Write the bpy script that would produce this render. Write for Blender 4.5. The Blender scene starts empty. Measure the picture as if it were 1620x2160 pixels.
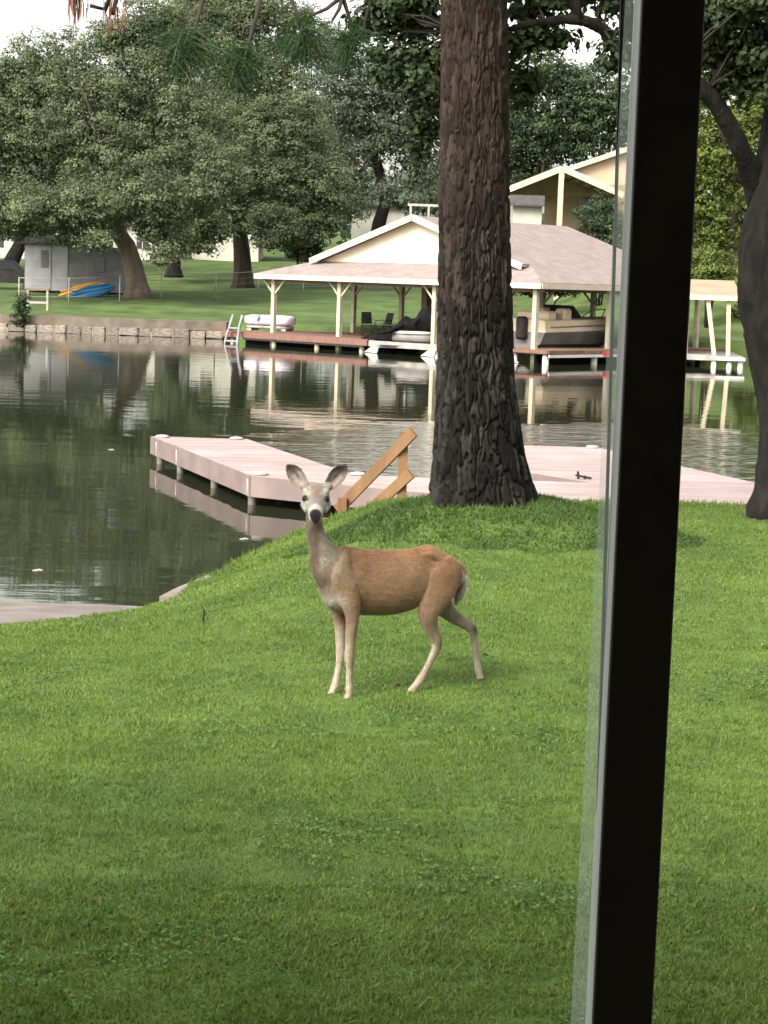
import bpy, bmesh, math, random
import numpy as np
from mathutils import Vector, Matrix

# ------------------------------------------------------------------ camera, sky, sun, exposure
scene = bpy.context.scene
FPX, PITCH, ROLL = 4000.0, math.atan(497 / 4000), 0.033
CAM = Vector((0, 0, 2.9))
camd = bpy.data.cameras.new('camera')
cam = bpy.data.objects.new('camera', camd)
scene.collection.objects.link(cam)
camd.sensor_fit = 'VERTICAL'
camd.sensor_height = 24.0
camd.lens = 24.0 * FPX / 2160
camd.clip_start = 0.05
camd.clip_end = 2000
CROT = Matrix.Rotation(math.pi / 2 - PITCH, 3, 'X') @ Matrix.Rotation(ROLL, 3, 'Z')
cam.matrix_world = Matrix.Translation(CAM) @ CROT.to_4x4()
scene.camera = cam

SUN_EL, SUN_AZ = math.radians(40), math.radians(218)      # azimuth clockwise from +Y: behind the camera, to its left
world = bpy.data.worlds.new('World')
scene.world = world
world.use_nodes = True
wn = world.node_tree
wn.nodes.clear()
sky = wn.nodes.new('ShaderNodeTexSky')
sky.sky_type = 'NISHITA'
sky.sun_disc = False
sky.sun_elevation = SUN_EL
sky.sun_rotation = SUN_AZ
sky.dust_density = 4.0
sky.air_density = 1.0
hs = wn.nodes.new('ShaderNodeHueSaturation')
hs.inputs['Saturation'].default_value = 0.10
bg = wn.nodes.new('ShaderNodeBackground')
bg.inputs['Strength'].default_value = 0.15
wo = wn.nodes.new('ShaderNodeOutputWorld')
wn.links.new(sky.outputs[0], hs.inputs['Color'])
warm = wn.nodes.new('ShaderNodeMix')            # the thin overcast is a touch warm
warm.data_type = 'RGBA'
warm.blend_type = 'MULTIPLY'
warm.inputs['Factor'].default_value = 1.0
warm.inputs[7].default_value = (1.0, 0.965, 0.915, 1)
wn.links.new(hs.outputs[0], warm.inputs[6])
wn.links.new(warm.outputs[2], bg.inputs['Color'])
wn.links.new(bg.outputs[0], wo.inputs['Surface'])

sund = bpy.data.lights.new('sun', 'SUN')
sund.energy = 1.5
sund.angle = math.radians(26)
sund.color = (1.0, 0.93, 0.82)
sun = bpy.data.objects.new('sun', sund)
scene.collection.objects.link(sun)
sdir = Vector((math.sin(SUN_AZ) * math.cos(SUN_EL), math.cos(SUN_AZ) * math.cos(SUN_EL), math.sin(SUN_EL)))
sun.rotation_euler = sdir.to_track_quat('Z', 'Y').to_euler()
sun.location = sdir * 40

vs = scene.view_settings
vs.view_transform = 'Standard'
vs.look = 'None'
vs.exposure = 1.62
vs.gamma = 1.0
scene.render.engine = 'CYCLES'
scene.cycles.max_bounces = 6
scene.cycles.diffuse_bounces = 3
scene.cycles.glossy_bounces = 3
scene.cycles.transmission_bounces = 3
scene.cycles.transparent_max_bounces = 12
scene.cycles.sample_clamp_indirect = 6.0
scene.cycles.use_denoising = True

rng = np.random.default_rng(7)
random.seed(7)
COL = scene.collection

# ------------------------------------------------------------------ helpers
def ray(px, py):
    return CROT @ Vector(((px - 810) / FPX, -(py - 1080) / FPX, -1.0))
def at(px, py, Y):
    d = ray(px, py)
    return CAM + d * (Y / d.y)
def atz(px, py, z):
    d = ray(px, py)
    return CAM + d * ((z - CAM.z) / d.z)

def link(name, me, mat=None, parent=None):
    o = bpy.data.objects.new(name, me)
    COL.objects.link(o)
    if mat is not None and me is not None and len(me.materials) == 0:
        me.materials.append(mat)
    if parent is not None:
        o.parent = parent
    return o
def tag(o, label, cat, group=None):
    o['label'] = label
    o['category'] = cat
    if group:
        o['group'] = group
    return o
def thing(name, label, cat, loc=(0, 0, 0), rz=0.0, group=None):
    o = bpy.data.objects.new(name, None)
    COL.objects.link(o)
    o.location = loc
    o.rotation_euler = (0, 0, rz)
    return tag(o, label, cat, group)
def kind(o, k):
    o['kind'] = k
    return o

def np_mesh(name, V, F, smooth=False, mats=()):
    """V (n,3) array, F (m,3) or (m,4) index array"""
    me = bpy.data.meshes.new(name)
    V = np.asarray(V, np.float32)
    F = np.asarray(F, np.int32)
    k = F.shape[1]
    me.vertices.add(len(V))
    me.vertices.foreach_set('co', V.ravel())
    me.loops.add(F.size)
    me.loops.foreach_set('vertex_index', F.ravel())
    me.polygons.add(len(F))
    me.polygons.foreach_set('loop_start', np.arange(0, F.size, k, dtype=np.int32))
    me.polygons.foreach_set('loop_total', np.full(len(F), k, np.int32))
    me.polygons.foreach_set('use_smooth', np.full(len(F), smooth, bool))
    for m in mats:
        me.materials.append(m)
    me.update(calc_edges=True)
    return me

class MB:
    """collects boxes, beams, slabs and tubes into one mesh"""
    def __init__(self):
        self.bm = bmesh.new()
    def box(self, c, s, rz=0.0, bev=0.0):
        r = bmesh.ops.create_cube(self.bm, size=1.0)
        M = Matrix.Translation(c) @ Matrix.Rotation(rz, 4, 'Z') @ Matrix.Diagonal((s[0], s[1], s[2], 1))
        bmesh.ops.transform(self.bm, matrix=M, verts=r['verts'])
        if bev:
            es = list({e for v in r['verts'] for e in v.link_edges})
            bmesh.ops.bevel(self.bm, geom=es, offset=bev, segments=1, affect='EDGES')
        return self
    def beam(self, a, b, w, h, up=(0, 0, 1)):
        a, b = Vector(a), Vector(b)
        d = (b - a)
        L = d.length
        d.normalize()
        up = Vector(up)
        if abs(d.dot(up)) > .98:
            up = Vector((0, 1, 0))
        sx = d.cross(up).normalized()
        uz = sx.cross(d)
        R = Matrix((sx, d, uz)).transposed().to_4x4()
        r = bmesh.ops.create_cube(self.bm, size=1.0)
        bmesh.ops.transform(self.bm, matrix=Matrix.Translation((a + b) / 2) @ R @ Matrix.Diagonal((w, L, h, 1)), verts=r['verts'])
        return self
    def slab(self, poly, th, down=(0, 0, -1)):
        dn = Vector(down) * th
        n = len(poly)
        t = [self.bm.verts.new(p) for p in poly]
        b = [self.bm.verts.new(Vector(p) + dn) for p in poly]
        self.bm.faces.new(t)
        self.bm.faces.new(b[::-1])
        for i in range(n):
            j = (i + 1) % n
            self.bm.faces.new((t[i], b[i], b[j], t[j]))
        return self
    def tube(self, pts, rad, seg=8, smooth=True, squash=1.0):
        pts = [Vector(p) for p in pts]
        if not hasattr(rad, '__len__'):
            rad = [rad] * len(pts)
        rings = []
        up = Vector((0.13, 0.31, 1)).normalized()
        for i, p in enumerate(pts):
            d = (pts[min(i + 1, len(pts) - 1)] - pts[max(i - 1, 0)]).normalized()
            if abs(d.dot(up)) > .97:
                up = Vector((1, 0.2, 0.1)).normalized()
            a = d.cross(up).normalized()
            b = d.cross(a)
            rings.append([self.bm.verts.new(p + a * (math.cos(2 * math.pi * k / seg) * rad[i]) + b * (math.sin(2 * math.pi * k / seg) * rad[i] * squash)) for k in range(seg)])
            up = b if abs(b.z) < .9 else up
        for r0, r1 in zip(rings, rings[1:]):
            # match the ring start to avoid twisting
            best = min(range(seg), key=lambda s: (r1[s].co - r0[0].co).length)
            r1[:] = r1[best:] + r1[:best]
            if (r1[1].co - r0[1].co).length > (r1[-1].co - r0[1].co).length:
                r1[:] = [r1[0]] + r1[:0:-1]
            for k in range(seg):
                f = self.bm.faces.new((r0[k], r0[(k + 1) % seg], r1[(k + 1) % seg], r1[k]))
                f.smooth = smooth
        self.bm.faces.new(rings[0][::-1])
        self.bm.faces.new(rings[-1])
        return self
    def lathe(self, prof, seg=16, c=(0, 0, 0)):
        c = Vector(c)
        rings = [[self.bm.verts.new(c + Vector((math.cos(2 * math.pi * k / seg) * r, math.sin(2 * math.pi * k / seg) * r, z))) for k in range(seg)] for r, z in prof]
        for r0, r1 in zip(rings, rings[1:]):
            for k in range(seg):
                f = self.bm.faces.new((r0[k], r0[(k + 1) % seg], r1[(k + 1) % seg], r1[k]))
                f.smooth = True
        self.bm.faces.new(rings[0][::-1])
        self.bm.faces.new(rings[-1])
        return self
    def loft(self, rings, smooth=True):
        R = [[self.bm.verts.new(p) for p in r] for r in rings]
        n = len(R[0])
        for r0, r1 in zip(R, R[1:]):
            for k in range(n):
                f = self.bm.faces.new((r0[k], r0[(k + 1) % n], r1[(k + 1) % n], r1[k]))
                f.smooth = smooth
        self.bm.faces.new(R[0][::-1])
        self.bm.faces.new(R[-1])
        return self
    def build(self, name, mat, parent=None):
        bmesh.ops.recalc_face_normals(self.bm, faces=self.bm.faces)
        me = bpy.data.meshes.new(name)
        self.bm.to_mesh(me)
        self.bm.free()
        return link(name, me, mat, parent)

# ---- materials
def new_mat(name):
    m = bpy.data.materials.new(name)
    m.use_nodes = True
    nt = m.node_tree
    return m, nt, nt.nodes['Principled BSDF']
def mat(name, c1, c2=None, rough=0.7, scale=6.0, stretch=(1, 1, 1), bump=0.0, bscale=None, spec=0.3, detail=5.0, fac=(0.35, 0.65)):
    m, nt, b = new_mat(name)
    N = nt.nodes
    b.inputs['Roughness'].default_value = rough
    b.inputs['Specular IOR Level'].default_value = spec
    tc = N.new('ShaderNodeTexCoord')
    mp = N.new('ShaderNodeMapping')
    mp.inputs['Scale'].default_value = stretch
    nt.links.new(tc.outputs['Object'], mp.inputs['Vector'])
    nz = N.new('ShaderNodeTexNoise')
    nz.inputs['Scale'].default_value = scale
    nz.inputs['Detail'].default_value = detail
    nt.links.new(mp.outputs[0], nz.inputs['Vector'])
    rp = N.new('ShaderNodeValToRGB')
    rp.color_ramp.elements[0].position = fac[0]
    rp.color_ramp.elements[1].position = fac[1]
    c2 = c2 or tuple(min(1, x * 1.25) for x in c1)
    rp.color_ramp.elements[0].color = (*c1, 1)
    rp.color_ramp.elements[1].color = (*c2, 1)
    nt.links.new(nz.outputs[0], rp.inputs[0])
    nt.links.new(rp.outputs[0], b.inputs['Base Color'])
    if bump:
        bn = N.new('ShaderNodeTexNoise')
        bn.inputs['Scale'].default_value = bscale or scale * 3
        bn.inputs['Detail'].default_value = 6
        nt.links.new(mp.outputs[0], bn.inputs['Vector'])
        bp = N.new('ShaderNodeBump')
        bp.inputs['Strength'].default_value = bump
        bp.inputs['Distance'].default_value = 0.02
        nt.links.new(bn.outputs[0], bp.inputs['Height'])
        nt.links.new(bp.outputs[0], b.inputs['Normal'])
    return m
def leaf_mat(name, dark, light, trans=0.3):
    m, nt, b = new_mat(name)
    N = nt.nodes
    at_ = N.new('ShaderNodeAttribute')
    at_.attribute_name = 'tint'
    rp = N.new('ShaderNodeValToRGB')
    rp.color_ramp.elements[0].color = (*dark, 1)
    rp.color_ramp.elements[1].color = (*light, 1)
    nt.links.new(at_.outputs['Fac'], rp.inputs[0])
    nt.links.new(rp.outputs[0], b.inputs['Base Color'])
    b.inputs['Roughness'].default_value = 0.6
    b.inputs['Specular IOR Level'].default_value = 0.25
    tr = N.new('ShaderNodeBsdfTranslucent')
    nt.links.new(rp.outputs[0], tr.inputs['Color'])
    mx = N.new('ShaderNodeMixShader')
    mx.inputs[0].default_value = trans
    nt.links.new(b.outputs[0], mx.inputs[1])
    nt.links.new(tr.outputs[0], mx.inputs[2])
    nt.links.new(mx.outputs[0], N['Material Output'].inputs['Surface'])
    return m
def attr_mat(name, attr, rough=0.8, spec=0.2, bump=0.3, bscale=120.0, stretch=(1, 1, 1), mixn=0.25, nscale=30.0):
    """base colour from a colour attribute (coat or bark colours), broken up by noise"""
    m, nt, b = new_mat(name)
    N = nt.nodes
    a = N.new('ShaderNodeAttribute')
    a.attribute_name = attr
    tc = N.new('ShaderNodeTexCoord')
    mp = N.new('ShaderNodeMapping')
    mp.inputs['Scale'].default_value = stretch
    nt.links.new(tc.outputs['Object'], mp.inputs['Vector'])
    nz = N.new('ShaderNodeTexNoise')
    nz.inputs['Scale'].default_value = nscale
    nz.inputs['Detail'].default_value = 6
    nt.links.new(mp.outputs[0], nz.inputs['Vector'])
    mr = N.new('ShaderNodeMapRange')
    mr.inputs['From Min'].default_value = 0.3
    mr.inputs['From Max'].default_value = 0.7
    mr.inputs['To Min'].default_value = 1 - mixn
    mr.inputs['To Max'].default_value = 1 + mixn
    nt.links.new(nz.outputs[0], mr.inputs[0])
    vm = N.new('ShaderNodeVectorMath')
    vm.operation = 'SCALE'
    nt.links.new(a.outputs['Color'], vm.inputs[0])
    nt.links.new(mr.outputs[0], vm.inputs['Scale'])
    nt.links.new(vm.outputs[0], b.inputs['Base Color'])
    b.inputs['Roughness'].default_value = rough
    b.inputs['Specular IOR Level'].default_value = spec
    bn = N.new('ShaderNodeTexNoise')
    bn.inputs['Scale'].default_value = bscale
    bn.inputs['Detail'].default_value = 5
    nt.links.new(mp.outputs[0], bn.inputs['Vector'])
    bp = N.new('ShaderNodeBump')
    bp.inputs['Strength'].default_value = bump
    bp.inputs['Distance'].default_value = 0.01
    nt.links.new(bn.outputs[0], bp.inputs['Height'])
    nt.links.new(bp.outputs[0], b.inputs['Normal'])
    return m

M = {}
M['soil'] = mat('lawn_soil', (0.040, 0.075, 0.012), (0.08, 0.135, 0.024), 0.95, 3.0, bump=0.5, bscale=60)
M['far_grass'] = mat('far_grass', (0.036, 0.062, 0.014), (0.082, 0.122, 0.032), 0.95, 0.7, bump=0.8, bscale=14, detail=13)
M['concrete'] = mat('concrete', (0.13, 0.11, 0.10), (0.21, 0.18, 0.165), 0.9, 2.5, bump=0.3, bscale=40)
M['stone'] = mat('wall_stone', (0.13, 0.105, 0.085), (0.26, 0.22, 0.185), 0.9, 5.0, bump=0.6, bscale=14)
M['cap'] = mat('seawall_cap', (0.095, 0.072, 0.058), (0.16, 0.125, 0.10), 0.9, 1.5, bump=0.4, bscale=12)
M['deck'] = mat('pink_deck_paint', (0.30, 0.228, 0.22), (0.385, 0.30, 0.29), 0.6, 1.6, (1, 1, 1), 0.15, 50, fac=(.3, .7))
M['fascia'] = mat('pink_fascia', (0.165, 0.122, 0.114), (0.215, 0.163, 0.153), 0.7, 2.5, bump=0.15)
M['white_cap'] = mat('white_plastic', (0.30, 0.27, 0.25), (0.42, 0.39, 0.36), 0.55)
M['lumber'] = mat('new_lumber', (0.14, 0.075, 0.033), (0.20, 0.112, 0.052), 0.65, 7.0, (1, 1, 0.15), 0.2, 40)
M['redwood'] = mat('red_deck', (0.13, 0.068, 0.052), (0.21, 0.115, 0.09), 0.8, 2.0, (1, 8, 1), 0.3, 20)
M['cream'] = mat('cream_paint', (0.58, 0.50, 0.385), (0.68, 0.59, 0.46), 0.75, 0.8, bump=0.1)
M['post'] = mat('pale_post_paint', (0.35, 0.31, 0.225), (0.46, 0.41, 0.305), 0.7, 3.0)
M['trim'] = mat('white_trim', (0.43, 0.355, 0.27), (0.52, 0.44, 0.345), 0.6, 3.0)
M['greywood'] = mat('grey_wood', (0.24, 0.22, 0.20), (0.36, 0.33, 0.30), 0.85, 3.0, bump=0.3)
M['brownwood'] = mat('brown_wood', (0.14, 0.085, 0.05), (0.24, 0.15, 0.09), 0.8, 4.0, (6, 6, 0.4), 0.2)
M['soffit'] = mat('soffit_wood', (0.15, 0.115, 0.085), (0.22, 0.17, 0.13), 0.9, 3.0)
M['tan'] = mat('tan_siding', (0.24, 0.175, 0.115), (0.30, 0.225, 0.155), 0.85, 1.5, bump=0.1)
M['peach'] = mat('peach_siding', (0.44, 0.335, 0.23), (0.52, 0.405, 0.29), 0.85, 1.0)
M['grey_siding'] = mat('grey_siding', (0.095, 0.095, 0.10), (0.14, 0.14, 0.148), 0.8, 1.5, bump=0.1)
M['pale_grey'] = mat('pale_grey_paint', (0.22, 0.22, 0.235), (0.28, 0.28, 0.30), 0.7, 2.0)
M['white_house'] = mat('white_house', (0.40, 0.385, 0.33), (0.50, 0.48, 0.42), 0.8, 1.0)
M['dark_glass'] = mat('dark_glass', (0.02, 0.022, 0.025), (0.035, 0.04, 0.045), 0.15, 2.0, spec=0.5)
M['roof_dark'] = mat('dark_roof', (0.06, 0.055, 0.055), (0.10, 0.09, 0.09), 0.9, 4.0)
M['yellow'] = mat('yellow_plastic', (0.42, 0.20, 0.02), (0.52, 0.27, 0.035), 0.4, 3.0)
M['blue'] = mat('blue_plastic', (0.008, 0.085, 0.18), (0.012, 0.12, 0.25), 0.4, 3.0)
M['lilac'] = mat('white_lilac_gelcoat', (0.66, 0.58, 0.68), (0.78, 0.70, 0.79), 0.35, 1.5)
M['tarp'] = mat('black_tarp', (0.003, 0.003, 0.0035), (0.010, 0.010, 0.011), 0.75, 5.0, bump=1.0, bscale=8, spec=.08)
M['hull_white'] = mat('hull_white', (0.46, 0.44, 0.42), (0.58, 0.56, 0.54), 0.3, 2.0)
M['hull_cream'] = mat('hull_cream', (0.66, 0.52, 0.36), (0.78, 0.64, 0.47), 0.35, 1.5)
M['hull_grey'] = mat('hull_grey', (0.14, 0.13, 0.125), (0.22, 0.20, 0.19), 0.5, 2.0)
M['black_metal'] = mat('black_metal', (0.015, 0.014, 0.013), (0.03, 0.028, 0.026), 0.55, 4.0)
M['galv'] = mat('galvanised', (0.22, 0.22, 0.21), (0.32, 0.32, 0.30), 0.55, 5.0)
M['frame'] = mat('black_window_frame', (0.070, 0.069, 0.066), (0.088, 0.086, 0.082), 0.6, 14.0, spec=0.3)
M['strip'] = mat('grey_glazing_strip', (0.84, 0.86, 0.87), (0.90, 0.91, 0.92), 0.6, 2.0, (1, 1, 0.5))
M['gasket'] = mat('dark_gasket', (0.03, 0.035, 0.04), (0.05, 0.055, 0.06), 0.7)
M['stucco'] = mat('house_stucco', (0.30, 0.25, 0.2), (0.4, 0.34, 0.28), 0.9, 3.0, bump=0.2)
M['ceiling'] = mat('room_paint', (0.66, 0.63, 0.58), (0.70, 0.67, 0.62), 0.9)
M['floor'] = mat('room_floor', (0.26, 0.20, 0.14), (0.34, 0.27, 0.19), 0.5, 3.0)
M['oak_bark'] = mat('oak_bark', (0.035, 0.028, 0.022), (0.085, 0.068, 0.054), 0.95, 3.0, (1, 1, 0.25), 1.0, 9)
M['pale_bark'] = mat('pale_bark', (0.085, 0.066, 0.052), (0.16, 0.125, 0.098), 0.95, 3.0, (1, 1, 0.25), 1.0, 9)
M['dark_bark'] = mat('dark_bark', (0.0025, 0.002, 0.0018), (0.013, 0.0105, 0.0088), 0.95, 9.0, (1, 1, 0.3), 1.0, 30)
M['twig'] = mat('twig_bark', (0.018, 0.014, 0.011), (0.04, 0.03, 0.024), 0.9, 8.0)
M['leaf_oak'] = leaf_mat('oak_leaves', (0.064, 0.082, 0.042), (0.205, 0.232, 0.125), .4)
M['leaf_grey'] = leaf_mat('greygreen_leaves', (0.054, 0.070, 0.045), (0.150, 0.178, 0.112), .4)
M['leaf_dark'] = leaf_mat('dark_leaves', (0.024, 0.040, 0.018), (0.082, 0.112, 0.050), .35)
M['leaf_bright'] = leaf_mat('bright_leaves', (0.055, 0.080, 0.015), (0.17, 0.21, 0.045), 0.35)
M['leaf_near'] = leaf_mat('near_oak_leaves', (0.014, 0.024, 0.009), (0.055, 0.080, 0.028), 0.3)
M['needle'] = leaf_mat('pine_needles', (0.012, 0.030, 0.008), (0.045, 0.085, 0.024), 0.2)
M['needle_dead'] = leaf_mat('dead_needles', (0.10, 0.028, 0.014), (0.25, 0.085, 0.045), 0.2)
M['grass'] = leaf_mat('lawn_blades', (0.058, 0.112, 0.018), (0.222, 0.302, 0.068), 0.40)
M['straw'] = mat('pine_straw', (0.10, 0.055, 0.025), (0.17, 0.105, 0.05), 0.9)
M['clover'] = leaf_mat('clover_leaves', (0.045, 0.098, 0.020), (0.14, 0.23, 0.065), 0.3)
M['grass_long'] = leaf_mat('mound_blades', (0.028, 0.060, 0.012), (0.102, 0.158, 0.038), 0.3)  # longer blades; the shade around the pine is put into this darker green
M['skin_black'] = mat('wet_black', (0.004, 0.0035, 0.0035), (0.008, 0.007, 0.007), 0.42, 20, spec=0.18)
M['red'] = mat('red_tag', (0.5, 0.06, 0.05), (0.6, 0.09, 0.07), 0.6)
M['rust'] = mat('dried_leaf', (0.02, 0.013, 0.008), (0.05, 0.03, 0.018), 0.9)

def per_object(m, lo, hi):
    nt = m.node_tree
    b = nt.nodes['Principled BSDF']
    src = b.inputs['Base Color'].links[0].from_socket
    oi = nt.nodes.new('ShaderNodeObjectInfo')
    mr = nt.nodes.new('ShaderNodeMapRange')
    mr.inputs['To Min'].default_value = lo
    mr.inputs['To Max'].default_value = hi
    nt.links.new(oi.outputs['Random'], mr.inputs[0])
    vm = nt.nodes.new('ShaderNodeVectorMath')
    vm.operation = 'SCALE'
    nt.links.new(src, vm.inputs[0])
    nt.links.new(mr.outputs[0], vm.inputs['Scale'])
    nt.links.new(vm.outputs[0], b.inputs['Base Color'])
for k_, lo_, hi_ in (('deck', .86, 1.08), ('stone', .7, 1.2), ('brownwood', .75, 1.2), ('tan', .92, 1.06)):
    per_object(M[k_], lo_, hi_)
# shingles: rows as fine relief on a warm grey-pink roof
def shingle(name, c1, c2, axis_scale):
    m = mat(name, c1, c2, 0.9, 2.2, (1, 1, 1), 0.0)
    nt = m.node_tree
    N = nt.nodes
    tc = N.new('ShaderNodeTexCoord')
    wv = N.new('ShaderNodeTexWave')
    wv.wave_type = 'BANDS'
    wv.bands_direction = 'Z'
    wv.wave_profile = 'SAW'
    wv.inputs['Scale'].default_value = axis_scale
    wv.inputs['Distortion'].default_value = 0.4
    nt.links.new(tc.outputs['Object'], wv.inputs['Vector'])
    bp = N.new('ShaderNodeBump')
    bp.inputs['Strength'].default_value = 0.5
    bp.inputs['Distance'].default_value = 0.03
    nt.links.new(wv.outputs[0], bp.inputs['Height'])
    nt.links.new(bp.outputs[0], N['Principled BSDF'].inputs['Normal'])
    return m
M['shingle'] = shingle('pink_grey_shingles', (0.20, 0.158, 0.149), (0.255, 0.205, 0.195), 3.0)
M['shingle2'] = shingle('grey_shingles', (0.27, 0.235, 0.21), (0.36, 0.32, 0.29), 3.0)

# water
def water_mat():
    m, nt, b = new_mat('lake_water')
    N = nt.nodes
    b.inputs['Base Color'].default_value = (0.020, 0.024, 0.012, 1)
    b.inputs['Roughness'].default_value = 0.02
    b.inputs['IOR'].default_value = 1.33
    tc = N.new('ShaderNodeTexCoord')
    mp = N.new('ShaderNodeMapping')
    mp.inputs['Scale'].default_value = (0.35, 1.0, 1.0)
    nt.links.new(tc.outputs['Object'], mp.inputs['Vector'])
    n1 = N.new('ShaderNodeTexNoise')
    n1.inputs['Scale'].default_value = 1.3
    n1.inputs['Detail'].default_value = 3
    nt.links.new(mp.outputs[0], n1.inputs['Vector'])
    n2 = N.new('ShaderNodeTexNoise')
    n2.inputs['Scale'].default_value = 5.0
    n2.inputs['Detail'].default_value = 4
    nt.links.new(mp.outputs[0], n2.inputs['Vector'])
    # a breeze-ruffled patch beyond the dock (object space ellipse with a ragged edge)
    sx = N.new('ShaderNodeSeparateXYZ')
    nt.links.new(tc.outputs['Object'], sx.inputs[0])
    def math_(op, a, bb=None):
        n = N.new('ShaderNodeMath')
        n.operation = op
        for i, v in enumerate((a, bb)):
            if v is None:
                continue
            if isinstance(v, (int, float)):
                n.inputs[i].default_value = v
            else:
                nt.links.new(v, n.inputs[i])
        return n.outputs[0]
    dx = math_('DIVIDE', math_('SUBTRACT', sx.outputs[0], 4.6), 6.6)
    dy = math_('DIVIDE', math_('SUBTRACT', sx.outputs[1], 32.5), 6.5)
    rr = math_('ADD', math_('MULTIPLY', dx, dx), math_('MULTIPLY', dy, dy))
    n3 = N.new('ShaderNodeTexNoise')
    n3.inputs['Scale'].default_value = 0.8
    n3.inputs['Detail'].default_value = 4
    nt.links.new(mp.outputs[0], n3.inputs['Vector'])
    rr = math_('ADD', rr, math_('MULTIPLY', math_('SUBTRACT', n3.outputs[0], 0.5), 1.6))
    mk = N.new('ShaderNodeMapRange')
    mk.interpolation_type = 'SMOOTHSTEP'
    mk.inputs['From Min'].default_value = 1.15
    mk.inputs['From Max'].default_value = 0.75
    mk.inputs['To Min'].default_value = 0.0
    mk.inputs['To Max'].default_value = 1.0
    nt.links.new(rr, mk.inputs[0])
    h = math_('ADD', math_('MULTIPLY', n1.outputs[0], 0.0045), math_('MULTIPLY', n2.outputs[0], 0.0008))
    n4 = N.new('ShaderNodeTexNoise')
    n4.inputs['Scale'].default_value = 3.5
    n4.inputs['Detail'].default_value = 2
    nt.links.new(mp.outputs[0], n4.inputs['Vector'])
    h = math_('ADD', h, math_('MULTIPLY', math_('MULTIPLY', n4.outputs[0], mk.outputs[0]), 0.042))
    rg = N.new('ShaderNodeMapRange')
    rg.inputs['To Min'].default_value = 0.02
    rg.inputs['To Max'].default_value = 0.07
    nt.links.new(mk.outputs[0], rg.inputs[0])
    nt.links.new(rg.outputs[0], b.inputs['Roughness'])
    bp = N.new('ShaderNodeBump')
    bp.inputs['Strength'].default_value = 1.0
    bp.inputs['Distance'].default_value = 1.0
    nt.links.new(h, bp.inputs['Height'])
    nt.links.new(bp.outputs[0], b.inputs['Normal'])
    return m
M['water'] = water_mat()

def smooth01(t):
    t = np.clip(t, 0, 1)
    return t * t * (3 - 2 * t)

# value noise for shaping and colour of terrain
def vnoise(x, y, seed=0):
    xi, yi = np.floor(x).astype(np.int64), np.floor(y).astype(np.int64)
    fx, fy = smooth01(x - xi), smooth01(y - yi)
    def h(a, b):
        n = (a * 374761393 + b * 668265263 + seed * 1442695041) & 0x7fffffff
        n = (n ^ (n >> 13)) * 1274126177 & 0x7fffffff
        return ((n ^ (n >> 16)) & 0xffff) / 65535.0
    return (h(xi, yi) * (1 - fx) + h(xi + 1, yi) * fx) * (1 - fy) + (h(xi, yi + 1) * (1 - fx) + h(xi + 1, yi + 1) * fx) * fy

# ------------------------------------------------------------------ near ground
TREE = (0.83, 16.15)
EX = np.array([-40, -3.0, -1.9, -1.5, -1.1, -0.74, -0.37, 0.0, 1.2])
EZ = np.array([0.08, 0.10, 0.13, 0.20, 0.35, 0.49, 0.61, 0.72, 0.80])
SX = np.array([-40, -3.3, -1.9, -1.5, -1.1, -0.74, 0.0, 60])
SY = np.array([16.4, 16.4, 16.5, 17.0, 17.7, 18.0, 18.5, 18.7])
def ramp_plane(x, y):
    return 0.235 - (y - 13.95) * 0.105 + 0 * x
def ramp_lo(x):
    return np.interp(x, [-12, -2.85, -1.93, -1.72], [11.0, 13.85, 14.85, 15.6])
def gz(x, y):
    x = np.asarray(x, float)
    y = np.asarray(y, float)
    base = 0.93 - 0.21 * smooth01((y - 3) / 8) + 0.08 * smooth01((y - 12) / 6)
    ysh = np.interp(x, SX, SY)
    e = np.interp(x, EX, EZ)
    g = smooth01((y - 7) / (ysh - 7)) ** 1.3
    z = base - (base - np.minimum(e, base)) * g
    r = np.hypot((x - TREE[0] - .12) / 1.22, (y - TREE[1]) / 0.95)
    z = z + 0.28 * np.exp(-np.power(r, 3.0))
    z = z + (vnoise(x * 1.7, y * 1.7, 3) - .5) * 0.03 + (vnoise(x * 0.6, y * 0.6, 5) - .5) * 0.05
    z = z - 1.5 * smooth01((y - ysh) / 0.9) * (y > ysh)
    inr = (x < -1.72) & (y > ramp_lo(x) - 0.02)
    z = np.where(inr, np.minimum(z, ramp_plane(x, y) - 0.05), z)
    return z
def ghit(px, py):
    d = ray(px, py)
    for i in range(200, 2600):
        p = CAM + d * (i * 0.01 / d.y * 1.0)
        if p.z <= float(gz(p.x, p.y)):
            return p
    return p

gx = np.concatenate([np.linspace(-40, -8, 20)[:-1], np.linspace(-8, 9, 170), np.linspace(9, 60, 24)[1:]])
gy = np.concatenate([np.linspace(-8, 3, 12)[:-1], np.linspace(3, 20.5, 175)])
X, Y = np.meshgrid(gx, gy)
Z = gz(X, Y)
nx, ny = len(gx), len(gy)
idx = np.arange(nx * ny).reshape(ny, nx)
F = np.stack([idx[:-1, :-1], idx[:-1, 1:], idx[1:, 1:], idx[1:, :-1]], -1).reshape(-1, 4)
lawn = kind(link('lawn', np_mesh('lawn', np.stack([X, Y, Z], -1).reshape(-1, 3), F, True), M['soil']), 'structure')

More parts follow.
